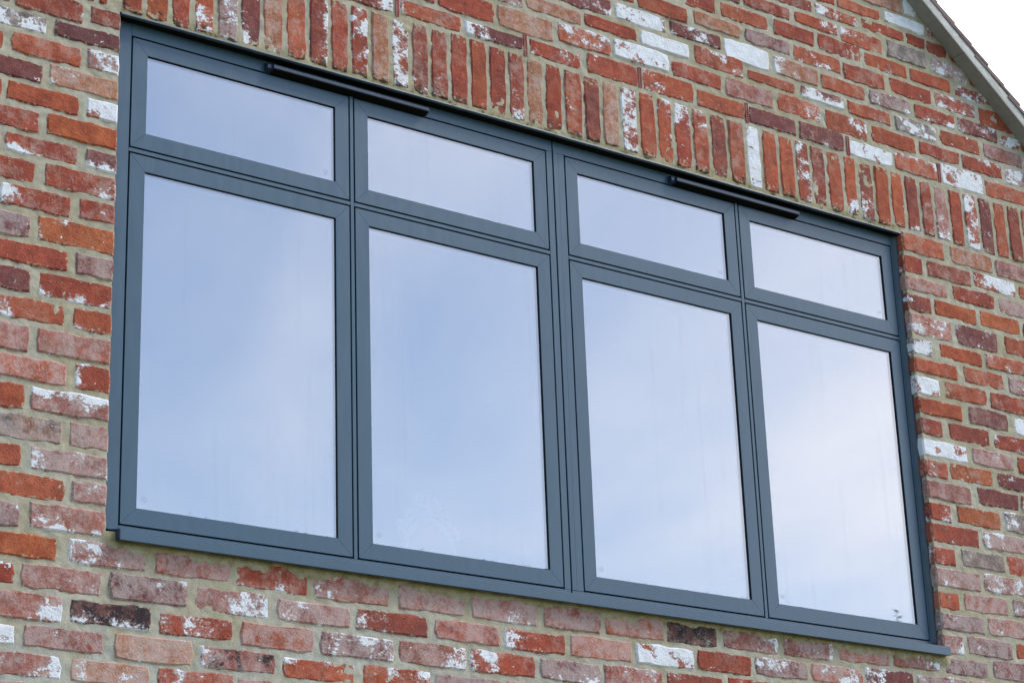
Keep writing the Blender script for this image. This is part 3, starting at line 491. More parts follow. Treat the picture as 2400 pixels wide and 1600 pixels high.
SOLDIERS = """-989,-370,960,3346,o0 -275,431,964,3346,O0 526,1131,968,3346,r1 1226,1873,972,3346,o3B 1968,2634,976,3346,m5h 2729,3365,980,3346,m4L 3460,4118,984,3346,t1B 4213,4895,989,3346,o1 4990,5624,996,3346,d4R 5719,6322,1003,3346,r1 6417,7024,1009,3346,r6 7119,7765,1016,3346,t1 7860,8472,1023,3346,w7 8567,9159,1029,3376,d4B 9254,9876,1036,3409,r2B 9971,10612,1039,3444,r0 10707,11320,1042,3436,o1 11415,12054,1046,3411,r2 12149,12753,1049,3390,r3B 12848,13469,1052,3383,t2 13564,14215,1055,3377,r1 14310,15005,1059,3370,o2 15100,15733,1059,3365,d1 15828,16483,1058,3368,t1 16578,17243,1058,3371,w7 17338,18011,1057,3374,o1 18106,18717,1056,3377,o3T 18812,19493,1056,3376,r3T 19588,20268,1055,3366,o3T 20363,21033,1055,3357,d1 21128,21821,1053,3348,o2 21916,22552,1050,3339,w9 22647,23289,1048,3332,o1 23384,24046,1046,3324,o1 24141,24772,1043,3316,w6 24867,25512,1041,3309,d1 25607,26289,1039,3301,o0 26384,26987,1036,3293,o3B 27082,27765,1034,3283,d3B 27860,28535,1032,3272,o1 28630,29237,1125,3262,o1B 29332,29985,1108,3252,d1B 30080,30686,1093,3242,r2 30781,31449,1081,3231,p2B 31544,32191,1069,3232,r0 32286,32986,1058,3251,w7 33081,33750,1054,3270,m3 33845,34492,1051,3289,o1 34587,35234,1048,3307,d0 35329,35971,1048,3324,o3 36066,36707,1048,3324,t1 36802,37443,1048,3324,w7 37538,38179,1048,3324,o3"""
WEEPS = [(0.8061, 0.3771), (1.2848, 0.3764), (1.7458, 0.387), (2.2057, 0.3783), (2.6708, 0.3705), (3.1204, 0.3752)]
N_SINGLE = 250
rg = random.Random(77)
rest_v, rest_f, rest_p = [], [], []
def parse(t):
    a, b, c, d, code = t.split(',')
    return int(a)/1e4, int(b)/1e4, int(c)/1e4, int(d)/1e4, code
brick_boxes = []
for i, t in enumerate(BRICKS.split()):
    x0, x1, z0, z1, code = parse(t)
    if not code[0].isalpha(): continue
    near = (abs(x1-OPEN[0]) < .02 or abs(x0-OPEN[1]) < .02) and OPEN[2]-.1 < z0 < OPEN[3]
    g = brick_geometry(x0, x1, z0, z1, code, 0.105 if near else 0.022, rg, jm=.3 if near else 1.0)
    if g is None: continue
    V, F, at, (cx, cz) = g
    if i < N_SINGLE:
        me = bpy.data.meshes.new('brick'); me.from_pydata(V, [], F); set_attrs(me, [(len(V), at)])
        o = link('brick', me, MAT_BRICK, None, (cx, WALL_Y, ZG+cz)); to_wall(o)
    else:
        b = len(rest_v)
        rest_v += [(x+cx, y+WALL_Y, z+cz+ZG) for x, y, z in V]; rest_f += [tuple(b+k for k in f) for f in F]
        rest_p.append((len(V), at))
me = bpy.data.meshes.new('brick'); me.from_pydata(rest_v, [], rest_f); set_attrs(me, rest_p)
o = link('brick', me, MAT_BRICK); to_wall(o); o['kind'] = 'stuff'
for t in SOLDIERS.split():
    x0, x1, z0, z1, code = parse(t)
    over = x0 < OPEN[1]
    g = brick_geometry(x0, x1, z0, z1, code, 0.10 if over else 0.022, rg, True, 1.0 if over else 0.15)
    if g is None: continue
    V, F, at, (cx, cz) = g
    me = bpy.data.meshes.new('soldier_brick'); me.from_pydata(V, [], F); set_attrs(me, [(len(V), at)])
    if over:   # close the soffit end
        pass
    o = link('soldier_brick', me, MAT_BRICK, None, (cx, WALL_Y, ZG+cz)); to_wall(o)

# mortar: one sheet, a little behind the brick faces, uneven enough to lap over the brick edges
def value_noise(nx, nz, cell, seed):
    r = np.random.RandomState(seed)
    gx, gz = int(nx/cell)+3, int(nz/cell)+3
    g = r.rand(gz, gx)
    xs = np.arange(nx)/cell; zs = np.arange(nz)/cell
    xi = xs.astype(int); zi = zs.astype(int); fx = xs-xi; fz = zs-zi
    fx = fx*fx*(3-2*fx); fz = fz*fz*(3-2*fz)
    a = g[zi][:, xi]; b = g[zi][:, xi+1]; c = g[zi+1][:, xi]; d = g[zi+1][:, xi+1]
    return (a*(1-fx)+b*fx)*(1-fz)[:, None] + (c*(1-fx)+d*fx)*fz[:, None] - 0.5

def mortar_sheet():
    st = 0.006
    X0, X1, Z0, Z1 = -0.92, 3.98, -2.30, 1.62
    nx, nz = int((X1-X0)/st)+1, int((Z1-Z0)/st)+1
    xs = X0+np.arange(nx)*st; zs = Z0+np.arange(nz)*st
    # snap grid lines to the edges of the opening
    for v in (OPEN[0]-.003, OPEN[1]+.003): xs[np.abs(xs-v).argmin()] = v
    for v in (OPEN[2], OPEN[3]-.006): zs[np.abs(zs-v).argmin()] = v
    hgt = 0.0008*2*value_noise(nx, nz, 14, 1) + 0.0015*2*value_noise(nx, nz, 5, 2) + 0.0013*2*value_noise(nx, nz, 2.3, 3) + 0.0009*2*value_noise(nx, nz, 1.15, 9)
    y = WALL_Y + 0.0034 - hgt
    XX, ZZ = np.meshgrid(xs, zs)
    # the bed the sill sits in was smeared down over the top of the bricks below it
    sill = np.clip((XX+0.12)/.03, 0, 1)*np.clip((2.93-XX)/.03, 0, 1)
    lim = -1.4865*S - 0.020 + 0.016*2*value_noise(nx, nz, 11, 4)*0.8 + 0.007*2*value_noise(nx, nz, 3, 6)
    smear = np.clip((ZZ-lim)/0.007, 0, 1)*sill*(ZZ < -1.38)
    y -= smear*0.0065
    stain = np.zeros((nz, nx, 3), np.float32)
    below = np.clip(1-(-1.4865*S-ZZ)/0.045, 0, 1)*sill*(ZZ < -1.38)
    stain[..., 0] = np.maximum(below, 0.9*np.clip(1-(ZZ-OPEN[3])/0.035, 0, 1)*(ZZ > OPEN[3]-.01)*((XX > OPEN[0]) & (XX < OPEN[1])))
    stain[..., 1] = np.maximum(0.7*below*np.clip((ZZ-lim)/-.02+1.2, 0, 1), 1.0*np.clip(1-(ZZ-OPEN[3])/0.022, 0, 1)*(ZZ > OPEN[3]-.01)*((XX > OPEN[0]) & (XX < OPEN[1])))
    stain[..., 2] = np.clip((-1.47-ZZ)/.2, 0, 1)*np.clip((2.2-XX)/1.2, 0.25, 1)
    idx = -np.ones((nz, nx), int)
    inside = lambda x, z: (x > OPEN[0]-.003+1e-6) & (x < OPEN[1]+.003-1e-6) & (z > OPEN[2]+1e-6) & (z < OPEN[3]-.006-1e-6)
    cxm = (XX[:-1, :-1]+XX[1:, 1:])/2; czm = (ZZ[:-1, :-1]+ZZ[1:, 1:])/2
    keep = ~inside(cxm, czm) & (czm < VERGE[1]+VERGE[2]*(cxm-VERGE[0])+0.02)
    kj, ki = np.nonzero(keep)
    used = np.zeros((nz, nx), bool)
    for a, b in ((0, 0), (0, 1), (1, 0), (1, 1)): used[kj+a, ki+b] = True
    idx[used] = np.arange(used.sum())
    co = np.stack([XX[used], y[used], ZZ[used]+ZG], 1).astype(np.float32)
    quads = np.stack([idx[kj, ki], idx[kj, ki+1], idx[kj+1, ki+1], idx[kj+1, ki]], 1).astype(np.int32)
    me = bpy.data.meshes.new('mortar')
    me.vertices.add(len(co)); me.vertices.foreach_set('co', co.ravel())
    me.loops.add(quads.size); me.loops.foreach_set('vertex_index', quads.ravel())
    me.polygons.add(len(quads)); me.polygons.foreach_set('loop_start', np.arange(0, quads.size, 4, dtype=np.int32))
    me.polygons.foreach_set('loop_total', np.full(len(quads), 4, np.int32))
    me.polygons.foreach_set('use_smooth', np.ones(len(quads), bool))
    me.update()
    me.attributes.new('stain', 'FLOAT_VECTOR', 'POINT').data.foreach_set('vector', stain[used].ravel())
    o = link('mortar', me, MAT_MORTAR); to_wall(o)
mortar_sheet()
# mortar between the reveal bricks and the core of the wall behind the facing
mb = MB()
a, b, c, d = OPEN
mb.box(a-.05, a-.003, WALL_Y+.0052, .10, c+ZG-.02, d+ZG)
mb.box(b+.003, b+.05, WALL_Y+.0052, .10, c+ZG-.02, d+ZG)
mb.box(a-.05, b+.05, WALL_Y+.014, .10, d+ZG+.010, d+ZG+.20)
mb.box(a-.05, b+.05, WALL_Y+.012, .10, c+ZG-.20, c+ZG-.025)
o = mb.build('mortar_joint', MAT_MORTAR, None); to_wall(o)

# red plastic weep vents in the course over the lintel
def weep(x, z):
    mb = MB(); hw = 0.0064; hh = 0.036; y0 = WALL_Y-.0005
    mb.box(x-hw, x-hw+.0022, y0, y0+.06, z-hh, z+hh)
    mb.box(x+hw-.0022, x+hw, y0, y0+.06, z-hh, z+hh)
    k = 9
    for i in range(k+1):
        zz = z-hh+2*hh*i/k
        mb.box(x-hw+.0022, x+hw-.0022, y0+.0005, y0+.055, zz-.0014, zz+.0014)
    me = mb.mesh('weep_vent', (x, y0, z))
    o = link('weep_vent', me, MAT_WEEP, None, (x, y0, ZG+z)); to_wall(o)
    m2 = MB(); m2.box(x-hw+.0023, x+hw-.0023, y0+.006, y0+.008, z-hh, z+hh)
    p = link('mesh_screen', m2.mesh('mesh_screen', (x, y0, z)), MAT_DARK, o)
for x, z in WEEPS: weep(x, z)

# plainer brickwork beyond the part seen in the photograph, and the inner leaf
def far_brick():
    M = Mat('far_brickwork')
    geo = M.n('ShaderNodeNewGeometry')
    sp = M.n('ShaderNodeSeparateXYZ'); M.put(sp.inputs[0], geo.outputs['Position'])
    cb = M.n('ShaderNodeCombineXYZ'); M.put(cb.inputs[0], sp.outputs[0]); M.put(cb.inputs[1], sp.outputs[2])
    bt = M.n('ShaderNodeTexBrick'); M.put(bt.inputs['Vector'], cb.outputs[0])
    bt.inputs['Scale'].default_value = 1.0; bt.inputs['Mortar Size'].default_value = 0.007
    bt.inputs['Brick Width'].default_value = 0.226; bt.inputs['Row Height'].default_value = 0.0767
    bt.inputs['Color1'].default_value = lin(164,90,68); bt.inputs['Color2'].default_value = lin(132,78,70); bt.inputs['Mortar'].default_value = (0.37,0.325,0.215,1)
    n = M.noise(geo.outputs['Position'], 50.0, 5.0, 0.65)
    c = M.scalecol(bt.outputs['Color'], M.math('MULTIPLY_ADD', M.math('SUBTRACT', n, .5), 1.0, 1.0))
    return M.done(M.principled(c, .92, M.bump(n, .6, .006), .2))
mb = MB()
Y0 = WALL_Y+.008
def slab(pts, y0, y1): mb.quadbar([(x, z+ZG) for x, z in pts], y0, y1)
slab([(-3.2,-ZG),(6.9,-ZG),(6.9,-2.29),(-3.2,-2.29)], Y0, Y0+.25)
slab([(-3.2,-2.29),(-.915,-2.29),(-.915,1.61),(-3.2,1.61)], Y0, Y0+.25)
slab([(3.97,-2.29),(6.9,-2.29),(6.9,verge_z(6.9)),(3.97,verge_z(3.97))], Y0, Y0+.25)
xt = VERGE[0]+(1.61-VERGE[1])/VERGE[2]
slab([(-3.2,1.61),(xt,1.61),(-2.4+ (0),verge_z(-2.4))], Y0, Y0+.25)
o = mb.build('outer_brickwork', far_brick(), None); to_wall(o)
mb = MB()
slab([(-.92,-2.3),(a-.045,-2.3),(a-.045,1.6),(-.92,1.6)], .07, .20)
slab([(b+.045,-2.3),(3.98,-2.3),(3.98,verge_z(3.98)),(b+.045,verge_z(b+.045))], .07, .20)
slab([(a-.045,-2.3),(b+.045,-2.3),(b+.045,c-.03),(a-.045,c-.03)], .07, .20)
slab([(a-.045,d+.02),(b+.045,d+.02),(b+.045,verge_z(b+.045)),(xt,1.6),(a-.045,1.6)], .07, .20)
o = mb.build('inner_leaf', MAT_ROOM, None); to_wall(o)

# ------------------------------------------------------------------ the window
win = empty('window', (1.41, 0, ZG-1.40), 'wide slate grey casement window of four lights with top lights over them', 'window')
WNI = Matrix.Translation(win.location).inverted()
def to_win(o): o.parent = win; o.matrix_parent_inverse = WNI
def wpart(mb, name, mat, bevel=0.0):
    o = mb.build(name, mat, None, bevel); to_win(o); return o
W_, M1, M2_, H1, G_ = .6388*S, .1179*S, .1786*S, .2513*S, .1207*S
H2 = 1.0*S
cols = [0.0, W_+M1, 2*W_+M1+M2_, 3*W_+2*M1+M2_]
STILE, GAP = .0480*S, .0050*S
RAIL = .0495*S
FD = 0.060          # frame depth
GY = .0064*S        # glass set back from the face
zt0, zt1 = -H1, 0.0
zb0, zb1 = -H1-G_-H2, -H1-G_
head_z0 = zt1+STILE+GAP
XL, XR = -.120*S, 3.060*S
sill_z = -1.4415*S
# fixed frame: jambs, head, mullions, transoms, bottom rail
fz = lambda z: z+ZG
top = .112*S
mb = MB(); mb.box(XL, -STILE-GAP, 0, FD, fz(sill_z), fz(top)); wpart(mb, 'jamb', MAT_FRAME, .0008)
mb = MB(); mb.box(cols[3]+W_+STILE+GAP, XR, 0, FD, fz(sill_z), fz(top)); wpart(mb, 'jamb', MAT_FRAME, .0008)
xl_in, xr_in = -STILE-GAP, cols[3]+W_+STILE+GAP
cA0, cA1 = cols[1]+W_+STILE+GAP, cols[2]-STILE-GAP      # coupled mullion
cw = cA1-cA0
cs = cA0 + cw*.355                                      # narrow shadow gap in it
for x0, x1 in ((xl_in, cs-.002), (cs+.002, xr_in)):
    mb = MB(); mb.box(x0+.0002, x1-.0002, 0, FD, fz(head_z0), fz(top)); wpart(mb, 'head', MAT_FRAME, .0008)
    mb = MB(); mb.box(x0+.0002, x1-.0002, 0, FD, fz(sill_z), fz(zb0-RAIL-GAP)); wpart(mb, 'bottom_rail', MAT_FRAME, .0008)
zlo, zhi = fz(zb0-RAIL-GAP)+.0002, fz(head_z0)-.0002
mb = MB(); mb.box(cA0, cs-.002, 0, FD, zlo, zhi); wpart(mb, 'mullion', MAT_FRAME, .0008)
mb = MB(); mb.prism_x([(0,0)], 0, 0) if False else None
mb = MB(); mb.box(cs+.002, cs+.002+(cA1-cs)*.40, -.0012, FD, zlo, zhi); wpart(mb, 'mullion', MAT_FRAME, .0008)
mb = MB(); mb.box(cs+.0022+(cA1-cs)*.40, cA1, 0, FD, zlo, zhi); wpart(mb, 'mullion', MAT_FRAME, .0008)
mb = MB(); mb.box(cs-.0022, cs+.0022, .006, FD-.01, zlo-.02, zhi+.05); wpart(mb, 'coupling_gasket', MAT_BLACK)
for i in (0, 2):
    mb = MB(); mb.box(cols[i]+W_+STILE+GAP, cols[i+1]-STILE-GAP, 0, FD, zlo, zhi); wpart(mb, 'mullion', MAT_FRAME, .0008)
for i in range(4):
    x0 = cols[i]-STILE-GAP+.0003; x1 = cols[i]+W_+STILE+GAP-.0003
    mb = MB(); mb.box(x0, x1, .0003, FD, fz(zt0-RAIL-GAP), fz(zb1+RAIL+GAP))
    # bar between the top light and the casement
    mb = MB(); mb.box(x0, x1, .0003, FD, fz(zb1+RAIL+GAP), fz(zt0-RAIL-GAP)); wpart(mb, 'transom', MAT_FRAME, .0006)
# rubber seal at the back of the grooves round every sash
def ring(mb, x0, x1, z0, z1, w, y0, y1):
    mb.box(x0, x0+w, y0, y1, z0, z1); mb.box(x1-w, x1, y0, y1, z0, z1)
    mb.box(x0+w, x1-w, y0, y1, z0, z0+w); mb.box(x0+w, x1-w, y0, y1, z1-w, z1)

def sash(x0, x1, z0, z1, rail_t, rail_b, kind):
    """opening light round the glass x0..x1, z0..z1"""
    X0, X1, Z0, Z1 = x0-STILE, x1+STILE, z0-rail_b, z1+rail_t
    g = .00007
    mb = MB()
    yb = FD-.012
    # four mitred bars
    mb.quadbar([(X0,fz(Z0)+g),(x0,fz(z0)+g),(x0,fz(z1)-g),(X0,fz(Z1)-g)], 0, yb)
    mb.quadbar([(X1,fz(Z0)+g),(X1,fz(Z1)-g),(x1,fz(z1)-g),(x1,fz(z0)+g)], 0, yb)
    mb.quadbar([(X0+g,fz(Z0)),(X1-g,fz(Z0)),(x1-g,fz(z0)),(x0+g,fz(z0))], 0, yb)
    mb.quadbar([(X0+g,fz(Z1)),(x0+g,fz(z1)),(x1-g,fz(z1)),(X1-g,fz(Z1))], 0, yb)
    o = mb.build(kind, MAT_FRAME, None, .0004); to_win(o)
    # seal in the groove
    mb = MB(); ring(mb, X0-GAP-.0005, X1+GAP+.0005, fz(Z0)-GAP-.0005, fz(Z1)+GAP+.0005, GAP+.0035, .012, .020)
    link('sash_seal', mb.mesh('sash_seal'), MAT_BLACK, o)
    # glazing gasket lining the rebate
    mb = MB(); ring(mb, x0-.0004, x1+.0004, fz(z0)-.0004, fz(z1)+.0004, .0008, .0022, GY+.004)
    link('glazing_gasket', mb.mesh('glazing_gasket'), MAT_BLACK, o)
    mb = MB(); mb.box(x0-.006, x1+.006, GY, GY+.006, fz(z0)-.006, fz(z1)+.006)
    link('pane', mb.mesh('pane'), MAT_GLASS, o)
    return o
for i in range(4):
    sash(cols[i], cols[i]+W_, zt0, zt1, STILE, RAIL, 'top_light')
for i in range(4):
    sash(cols[i], cols[i]+W_, zb0, zb1, RAIL, RAIL, 'casement')
# sill: upstand meets the frame, nose stands proud of the brick face
sx0, sx1 = -.0790*S, 3.0430*S
mb = MB()
mb.prism_x([(-.0665, fz(-1.4865*S)), (-.0665, fz(-1.4568*S)), (-.0030, fz(-1.4425*S)), (.05, fz(-1.4425*S)), (.05, fz(-1.466*S)), (-.050, fz(-1.4755*S)), (-.058, fz(-1.4865*S))], sx0, sx1)
sl_ = wpart(mb, 'sill', MAT_FRAME, .0003)
for x in (sx0-.0016, sx1+.0001):
    mb = MB(); mb.prism_x([(-.066, fz(-1.486*S)), (-.066, fz(-1.459*S)), (-.0035, fz(-1.4435*S)), (.03, fz(-1.4435*S)), (.03, fz(-1.472*S))], x, x+.0015)
    link('end_cap', mb.mesh('end_cap'), MAT_VENT if x < 1 else MAT_FRAME, sl_)
# sealant: run down both jambs, wavy
def sealant(xa, xb, side):
    n = 90; v = []; f = []
    prof = [(0, .0), (.30, -.0045), (.62, -.0075), (1.0, -.0145)]
    for i in range(n+1):
        z = sill_z + (top-sill_z)*i/n
        for k, (t, y) in enumerate(prof):
            wob = .0016*mnoise.noise((z*14, k*1.7, side*5.0)) + .0010*mnoise.noise((z*55, k*3.1, side*9.0))
            v.append((xa+(xb-xa)*t, y+wob, fz(z)))
        v.append((xb, .01, fz(z))); v.append((xa, .01, fz(z)))
    m = len(prof)+2
    for i in range(n):
        for k in range(m):
            k2 = (k+1) % m
            f.append((i*m+k, i*m+k2, (i+1)*m+k2, (i+1)*m+k))
    mb = MB(); mb.v = v; mb.f = f + [tuple(range(m)), tuple(n*m+k for k in range(m))]
    me = mb.mesh('sealant')
    me.polygons.foreach_set('use_smooth', [True]*len(me.polygons))
    o = link('sealant', me, MAT_SEAL); to_win(o)
sealant(3.0285*S, OPEN[1]+.004, 1)
sealant(-.0900*S, OPEN[0]-.004, 0)
# hooded trickle vents on the head
def trickle(xa, xb):
    prof = [(0, .0815), (-.012, .0795), (-.0262, .0722), (-.0285, .0690), (-.0285, .0590), (-.0265, .0575), (-.0005, .0530)]
    P_ = [(y, fz(z*S)) for y, z in prof]
    mb = MB(); mb.prism_x(P_, xa, xb)
    o = wpart(mb, 'trickle_vent', MAT_VENT, .0006)
    mb = MB(); mb.prism_x([(-.0262, fz(.0572*S)), (-.0006, fz(.0528*S)), (-.0006, fz(.0515*S)), (-.024, fz(.0558*S))], xa+.002, xb-.002)
    link('grille', mb.mesh('grille'), MAT_DARK, o)
    for x0, x1 in ((xa-.016, xa-.0002), (xb+.0002, xb+.006)):
        mb = MB(); mb.prism_x([(0, fz(.0815*S)), (-.010, fz(.0795*S)), (-.020, fz(.0720*S)), (-.020, fz(.0600*S)), (-.0005, fz(.0535*S))], x0, x1)
        e = link('end_cap', mb.mesh('end_cap'), MAT_VENT, o)
trickle(.4060*S, .9680*S)
trickle(1.9830*S, 2.5460*S)
# lintel over the head: painted toe with a sealant line, dark flat underside
mb = MB()
n = 60
mb2 = MB()
v = []; f = []
for i in range(n+1):
    x = OPEN[0] + .001 + (OPEN[1]-OPEN[0]-.002)*i/n
    w1 = .0012*mnoise.noise((x*12, 1.3, 0)) + .0010*mnoise.noise((x*50, 2.2, 0))
    w2 = .0010*mnoise.noise((x*16, 7.3, 0))
    bow = .0036*(1-((x-1.4)/1.5)**2)
    zt_ = fz(.0985*S)+bow*.9+w1; zb_ = fz(.0905*S)+bow*.9+w2
    v += [(x, WALL_Y+.0022+w1*.5, zt_), (x, WALL_Y+.0004+w2*.3, zb_+.002), (x, WALL_Y+.003, zb_), (x, WALL_Y+.012, zb_), (x, WALL_Y+.012, zt_)]
for i in range(n):
    for k in range(5):
        k2 = (k+1) % 5
        f.append((i*5+k, i*5+k2, (i+1)*5+k2, (i+1)*5+k))
mb.v = v; mb.f = f+[tuple(range(5)), tuple(n*5+k for k in range(5))]
o = wpart(mb, 'lintel_lip', MAT_LIP)
mb = MB(); mb.box(OPEN[0]-.002, OPEN[1]+.002, WALL_Y+.0115, .03, fz(.0925*S), fz(.118*S)); wpart(mb, 'lintel_soffit', MAT_DARK)

# ------------------------------------------------------------------ room behind the glass
mb = MB()
rx0, rx1, ry0, ry1, rz0, rz1 = -.25, 3.15, .0665, 4.2, -2.2, .35
rw = .06
mb.box(rx0-rw, rx1+rw, .21, ry1, ZG+rz0-rw, ZG+rz0); mb.box(rx0-rw, rx1+rw, .21, ry1, ZG+rz1, ZG+rz1+rw)
mb.box(rx0-rw, rx0, .21, ry1, ZG+rz0+.001, ZG+rz1-.001); mb.box(rx1, rx1+rw, .21, ry1, ZG+rz0+.001, ZG+rz1-.001)
mb.box(rx0-rw, rx1+rw, ry1+.001, ry1+rw, ZG+rz0, ZG+rz1)
o = mb.build('room', MAT_ROOM, None); o['kind'] = 'structure'

# ------------------------------------------------------------------ verge and roof
roof = empty('tiled_roof', (3.2, WALL_Y, ZG+1.11), 'edge of a brown plain tiled roof with mortared verge over a grey undercloak board', 'roof')
RI = Matrix.Translation(roof.location).inverted()
def to_roof(o): o.parent = roof; o.matrix_parent_inverse = RI
ang = math.atan(-VERGE[2])
ca, sa = math.cos(ang), math.sin(ang)
def rp(s, h):            # distance down the slope, height square to it
    return (VERGE[0] + s*ca + h*sa, ZG + VERGE[1] - s*sa + h*ca)
s_top = -((VERGE[0]-1.2)/ca) - 0.2
YO = -.1000*S            # outer edge of the undercloak
joint = 0.285
lens_ = []
s0 = s_top
edges = [joint - 1.2*k for k in range(6) if joint - 1.2*k > s_top]
edges = sorted(edges) ; edges = [s_top] + edges + [joint+1.2, joint+2.4, joint+3.6, joint+4.8]
rgr = random.Random(4)
for e0, e1 in zip(edges, edges[1:]):
    mb = MB()
    dzz = rgr.uniform(-.0006, .0006)
    mb.quadbar([rp(e0+.0009, dzz), rp(e1-.0009, dzz), rp(e1-.0009, .0062+dzz), rp(e0+.0009, .0062+dzz)], YO, .12)
    o = mb.build('undercloak_board', MAT_UNDER, None, .0006); to_roof(o)
# mortar bedding, roughly struck
n = 260; v = []; f = []
s_end = edges[-1]
for i in range(n+1):
    s = s_top + (s_end-s_top)*i/n
    a1 = .0012*mnoise.noise((s*20, 0, 3.3)) + .001*mnoise.noise((s*70, 2, 1))
    for h, yy in ((.0066, YO+.0035), (.020, YO+.0030+a1), (.046, YO+.0045+a1*1.3), (.046, .10), (.0066, .10)):
        x, z = rp(s, h); v.append((x, yy, z))
for i in range(n):
    for k in range(5):
        k2 = (k+1) % 5
        f.append((i*5+k, i*5+k2, (i+1)*5+k2, (i+1)*5+k))
mb = MB(); mb.v = v; mb.f = f + [tuple(range(5)), tuple(n*5+k for k in range(5))]
o = mb.build('mortar_bed', MAT_BED, None); to_roof(o)
# tiles
gauge, tl, tt = .1066*S, .265, .0125
al = tt/gauge
i0 = int((s_top+.3)/gauge); i1 = int(s_end/gauge)
phase = .093*S
tile_mesh = None
for i in range(i0, i1):
    s = i*gauge + phase + rgr.uniform(-.004, .004)
    hb = .0605 + rgr.uniform(-.0015, .0015)
    yo = YO + .0015 + rgr.uniform(-.003, .003)
    mb = MB()
    drop = al*tl*.62
    mb.quadbar([rp(s, hb), rp(s, hb+tt), rp(s-tl, hb+tt-drop), rp(s-tl, hb-drop)], yo, yo+.248)
    o = mb.build('tile', MAT_TILE, None, .0012); to_roof(o)
# the rest of the roof slope behind the verge tiles
mb = MB()
mb.quadbar([rp(s_top, .030), rp(s_end, .030), rp(s_end, .068), rp(s_top, .068)], .145, 8.0)
o = mb.build('roof_slope', MAT_TILE, None); to_roof(o)

# ------------------------------------------------------------------ small things on and behind the glass
# inner window board and the oval mirror that stands on it
mb = MB(); mb.box(-.14, 2.94, .0705, .34, ZG-1.420, ZG-1.395); wpart(mb, 'window_board', plain('board_paint', (0.45, 0.45, 0.44, 1), .6, .3, 8, .05), .002)
mir = empty('oval_mirror', (1.03, .19, ZG-1.395), 'small ornate oval mirror with scrolled crest standing inside behind the second pane', 'mirror')
MI = Matrix.Translation(mir.location).inverted()
def to_mir(o): o.parent = mir; o.matrix_parent_inverse = MI
def tube(path, rad, sides=6, closed=False):
    mb = MB(); n = len(path)
    for i, p in enumerate(path):
        p = Vector(p); a = Vector(path[(i-1) % n if closed else max(i-1, 0)]); b_ = Vector(path[(i+1) % n if closed else min(i+1, n-1)])
        t = (b_-a).normalized(); u = t.cross(Vector((0, 1, 0))).normalized(); w = Vector((0, 1, 0))
        r = rad(i/(n-1)) if callable(rad) else rad
        for k in range(sides):
            an = 2*math.pi*k/sides
            q = p + u*math.cos(an)*r + w*math.sin(an)*r*.7
            mb.v.append(tuple(q))
    m = n if closed else n-1
    for i in range(m):
        j = (i+1) % n
        for k in range(sides):
            k2 = (k+1) % sides
            mb.f.append((i*sides+k, i*sides+k2, j*sides+k2, j*sides+k))
    if not closed:
        mb.f += [tuple(range(sides)), tuple((n-1)*sides+k for k in range(sides))]
    return mb
cx_, cy_, cz_ = 1.03, .19, ZG-1.262
ax, bz = .088, .112
mbm = tube([(cx_+ax*math.cos(2*math.pi*i/48), cy_, cz_+bz*math.sin(2*math.pi*i/48)) for i in range(48)], .013, 8, True)
o = mbm.build('mirror_frame', MAT_MIRROR, None); to_mir(o)
mb = MB(); n = 40
mb.quadbar([(cx_+(ax-.004)*math.cos(2*math.pi*i/n), cz_+(bz-.004)*math.sin(2*math.pi*i/n)) for i in range(n)], cy_+.002, cy_+.006)
o = mb.build('back_board', plain('dark_card', (.035, .035, .035, 1), .9, .1, 20, .1), None); to_mir(o)
def spiral(x, z, r0, turns, sgn, start):
    return [(cx_+sgn*(x + r0*(1-.75*t)*math.cos(start+turns*2*math.pi*t)), cy_-.004, cz_+z + r0*(1-.75*t)*math.sin(start+turns*2*math.pi*t)) for t in [i/20 for i in range(21)]]
for sg in (-1, 1):
    for (x, z, r0, tu, st) in ((.022, .138, .021, 1.1, -1.0), (.058, .122, .024, 1.1, -1.4), (.090, .086, .018, 1.0, -1.6), (.030, .172, .014, .9, -.6)):
        o = tube(spiral(x, z, r0, tu, sg, st), lambda t: .0105*(1-.5*t)).build('scroll', MAT_MIRROR, None); to_mir(o)
mb = tube([(cx_, cy_-.004, cz_+.118), (cx_-.004, cy_-.004, cz_+.150), (cx_, cy_-.004, cz_+.178), (cx_, cy_-.004, cz_+.192)], lambda t: .013*(1-.75*t)); o = mb.build('finial', MAT_MIRROR, None); to_mir(o)
mb = MB(); mb.box(cx_-.045, cx_+.045, cy_-.02, cy_+.05, ZG-1.3948, ZG-1.380); o = mb.build('stand', MAT_MIRROR, None, .003); to_mir(o)

# etched safety marks in the corners of the panes, flecks of dirt along the lower beads
Me = Mat('etched_glass')
df = Me.n('ShaderNodeBsdfDiffuse'); df.inputs['Color'].default_value = (.25, .26, .28, 1)
tr = Me.n('ShaderNodeBsdfTransparent'); mxs = Me.n('ShaderNodeMixShader'); mxs.inputs[0].default_value = .16
Me.put(mxs.inputs[1], tr.outputs[0]); Me.put(mxs.inputs[2], df.outputs[0]); MAT_ETCH = Me.done(mxs.outputs[0])
def etched(x, z, parent):
    mb = MB(); n = 20
    for rr, w in ((.0075, .0009), (.0030, .0008)):
        b0 = len(mb.v)
        for i in range(n):
            a_ = 2*math.pi*i/n
            for r in (rr, rr-w):
                mb.v += [(x+r*math.cos(a_), GY-.0003, z+r*math.sin(a_)), (x+r*math.cos(a_), GY-.0001, z+r*math.sin(a_))]
        for i in range(n):
            p, q = b0+4*i, b0+4*((i+1) % n)
            mb.f += [(p, q, q+2, p+2), (p+1, p+3, q+3, q+1), (p, p+1, q+1, q), (p+2, q+2, q+3, p+3)]
    link('etched_mark', mb.mesh('etched_mark'), MAT_ETCH, parent)
lights_ = [o for o in C.objects if o.name.split('.')[0] == 'casement']
tops_ = [o for o in C.objects if o.name.split('.')[0] == 'top_light']
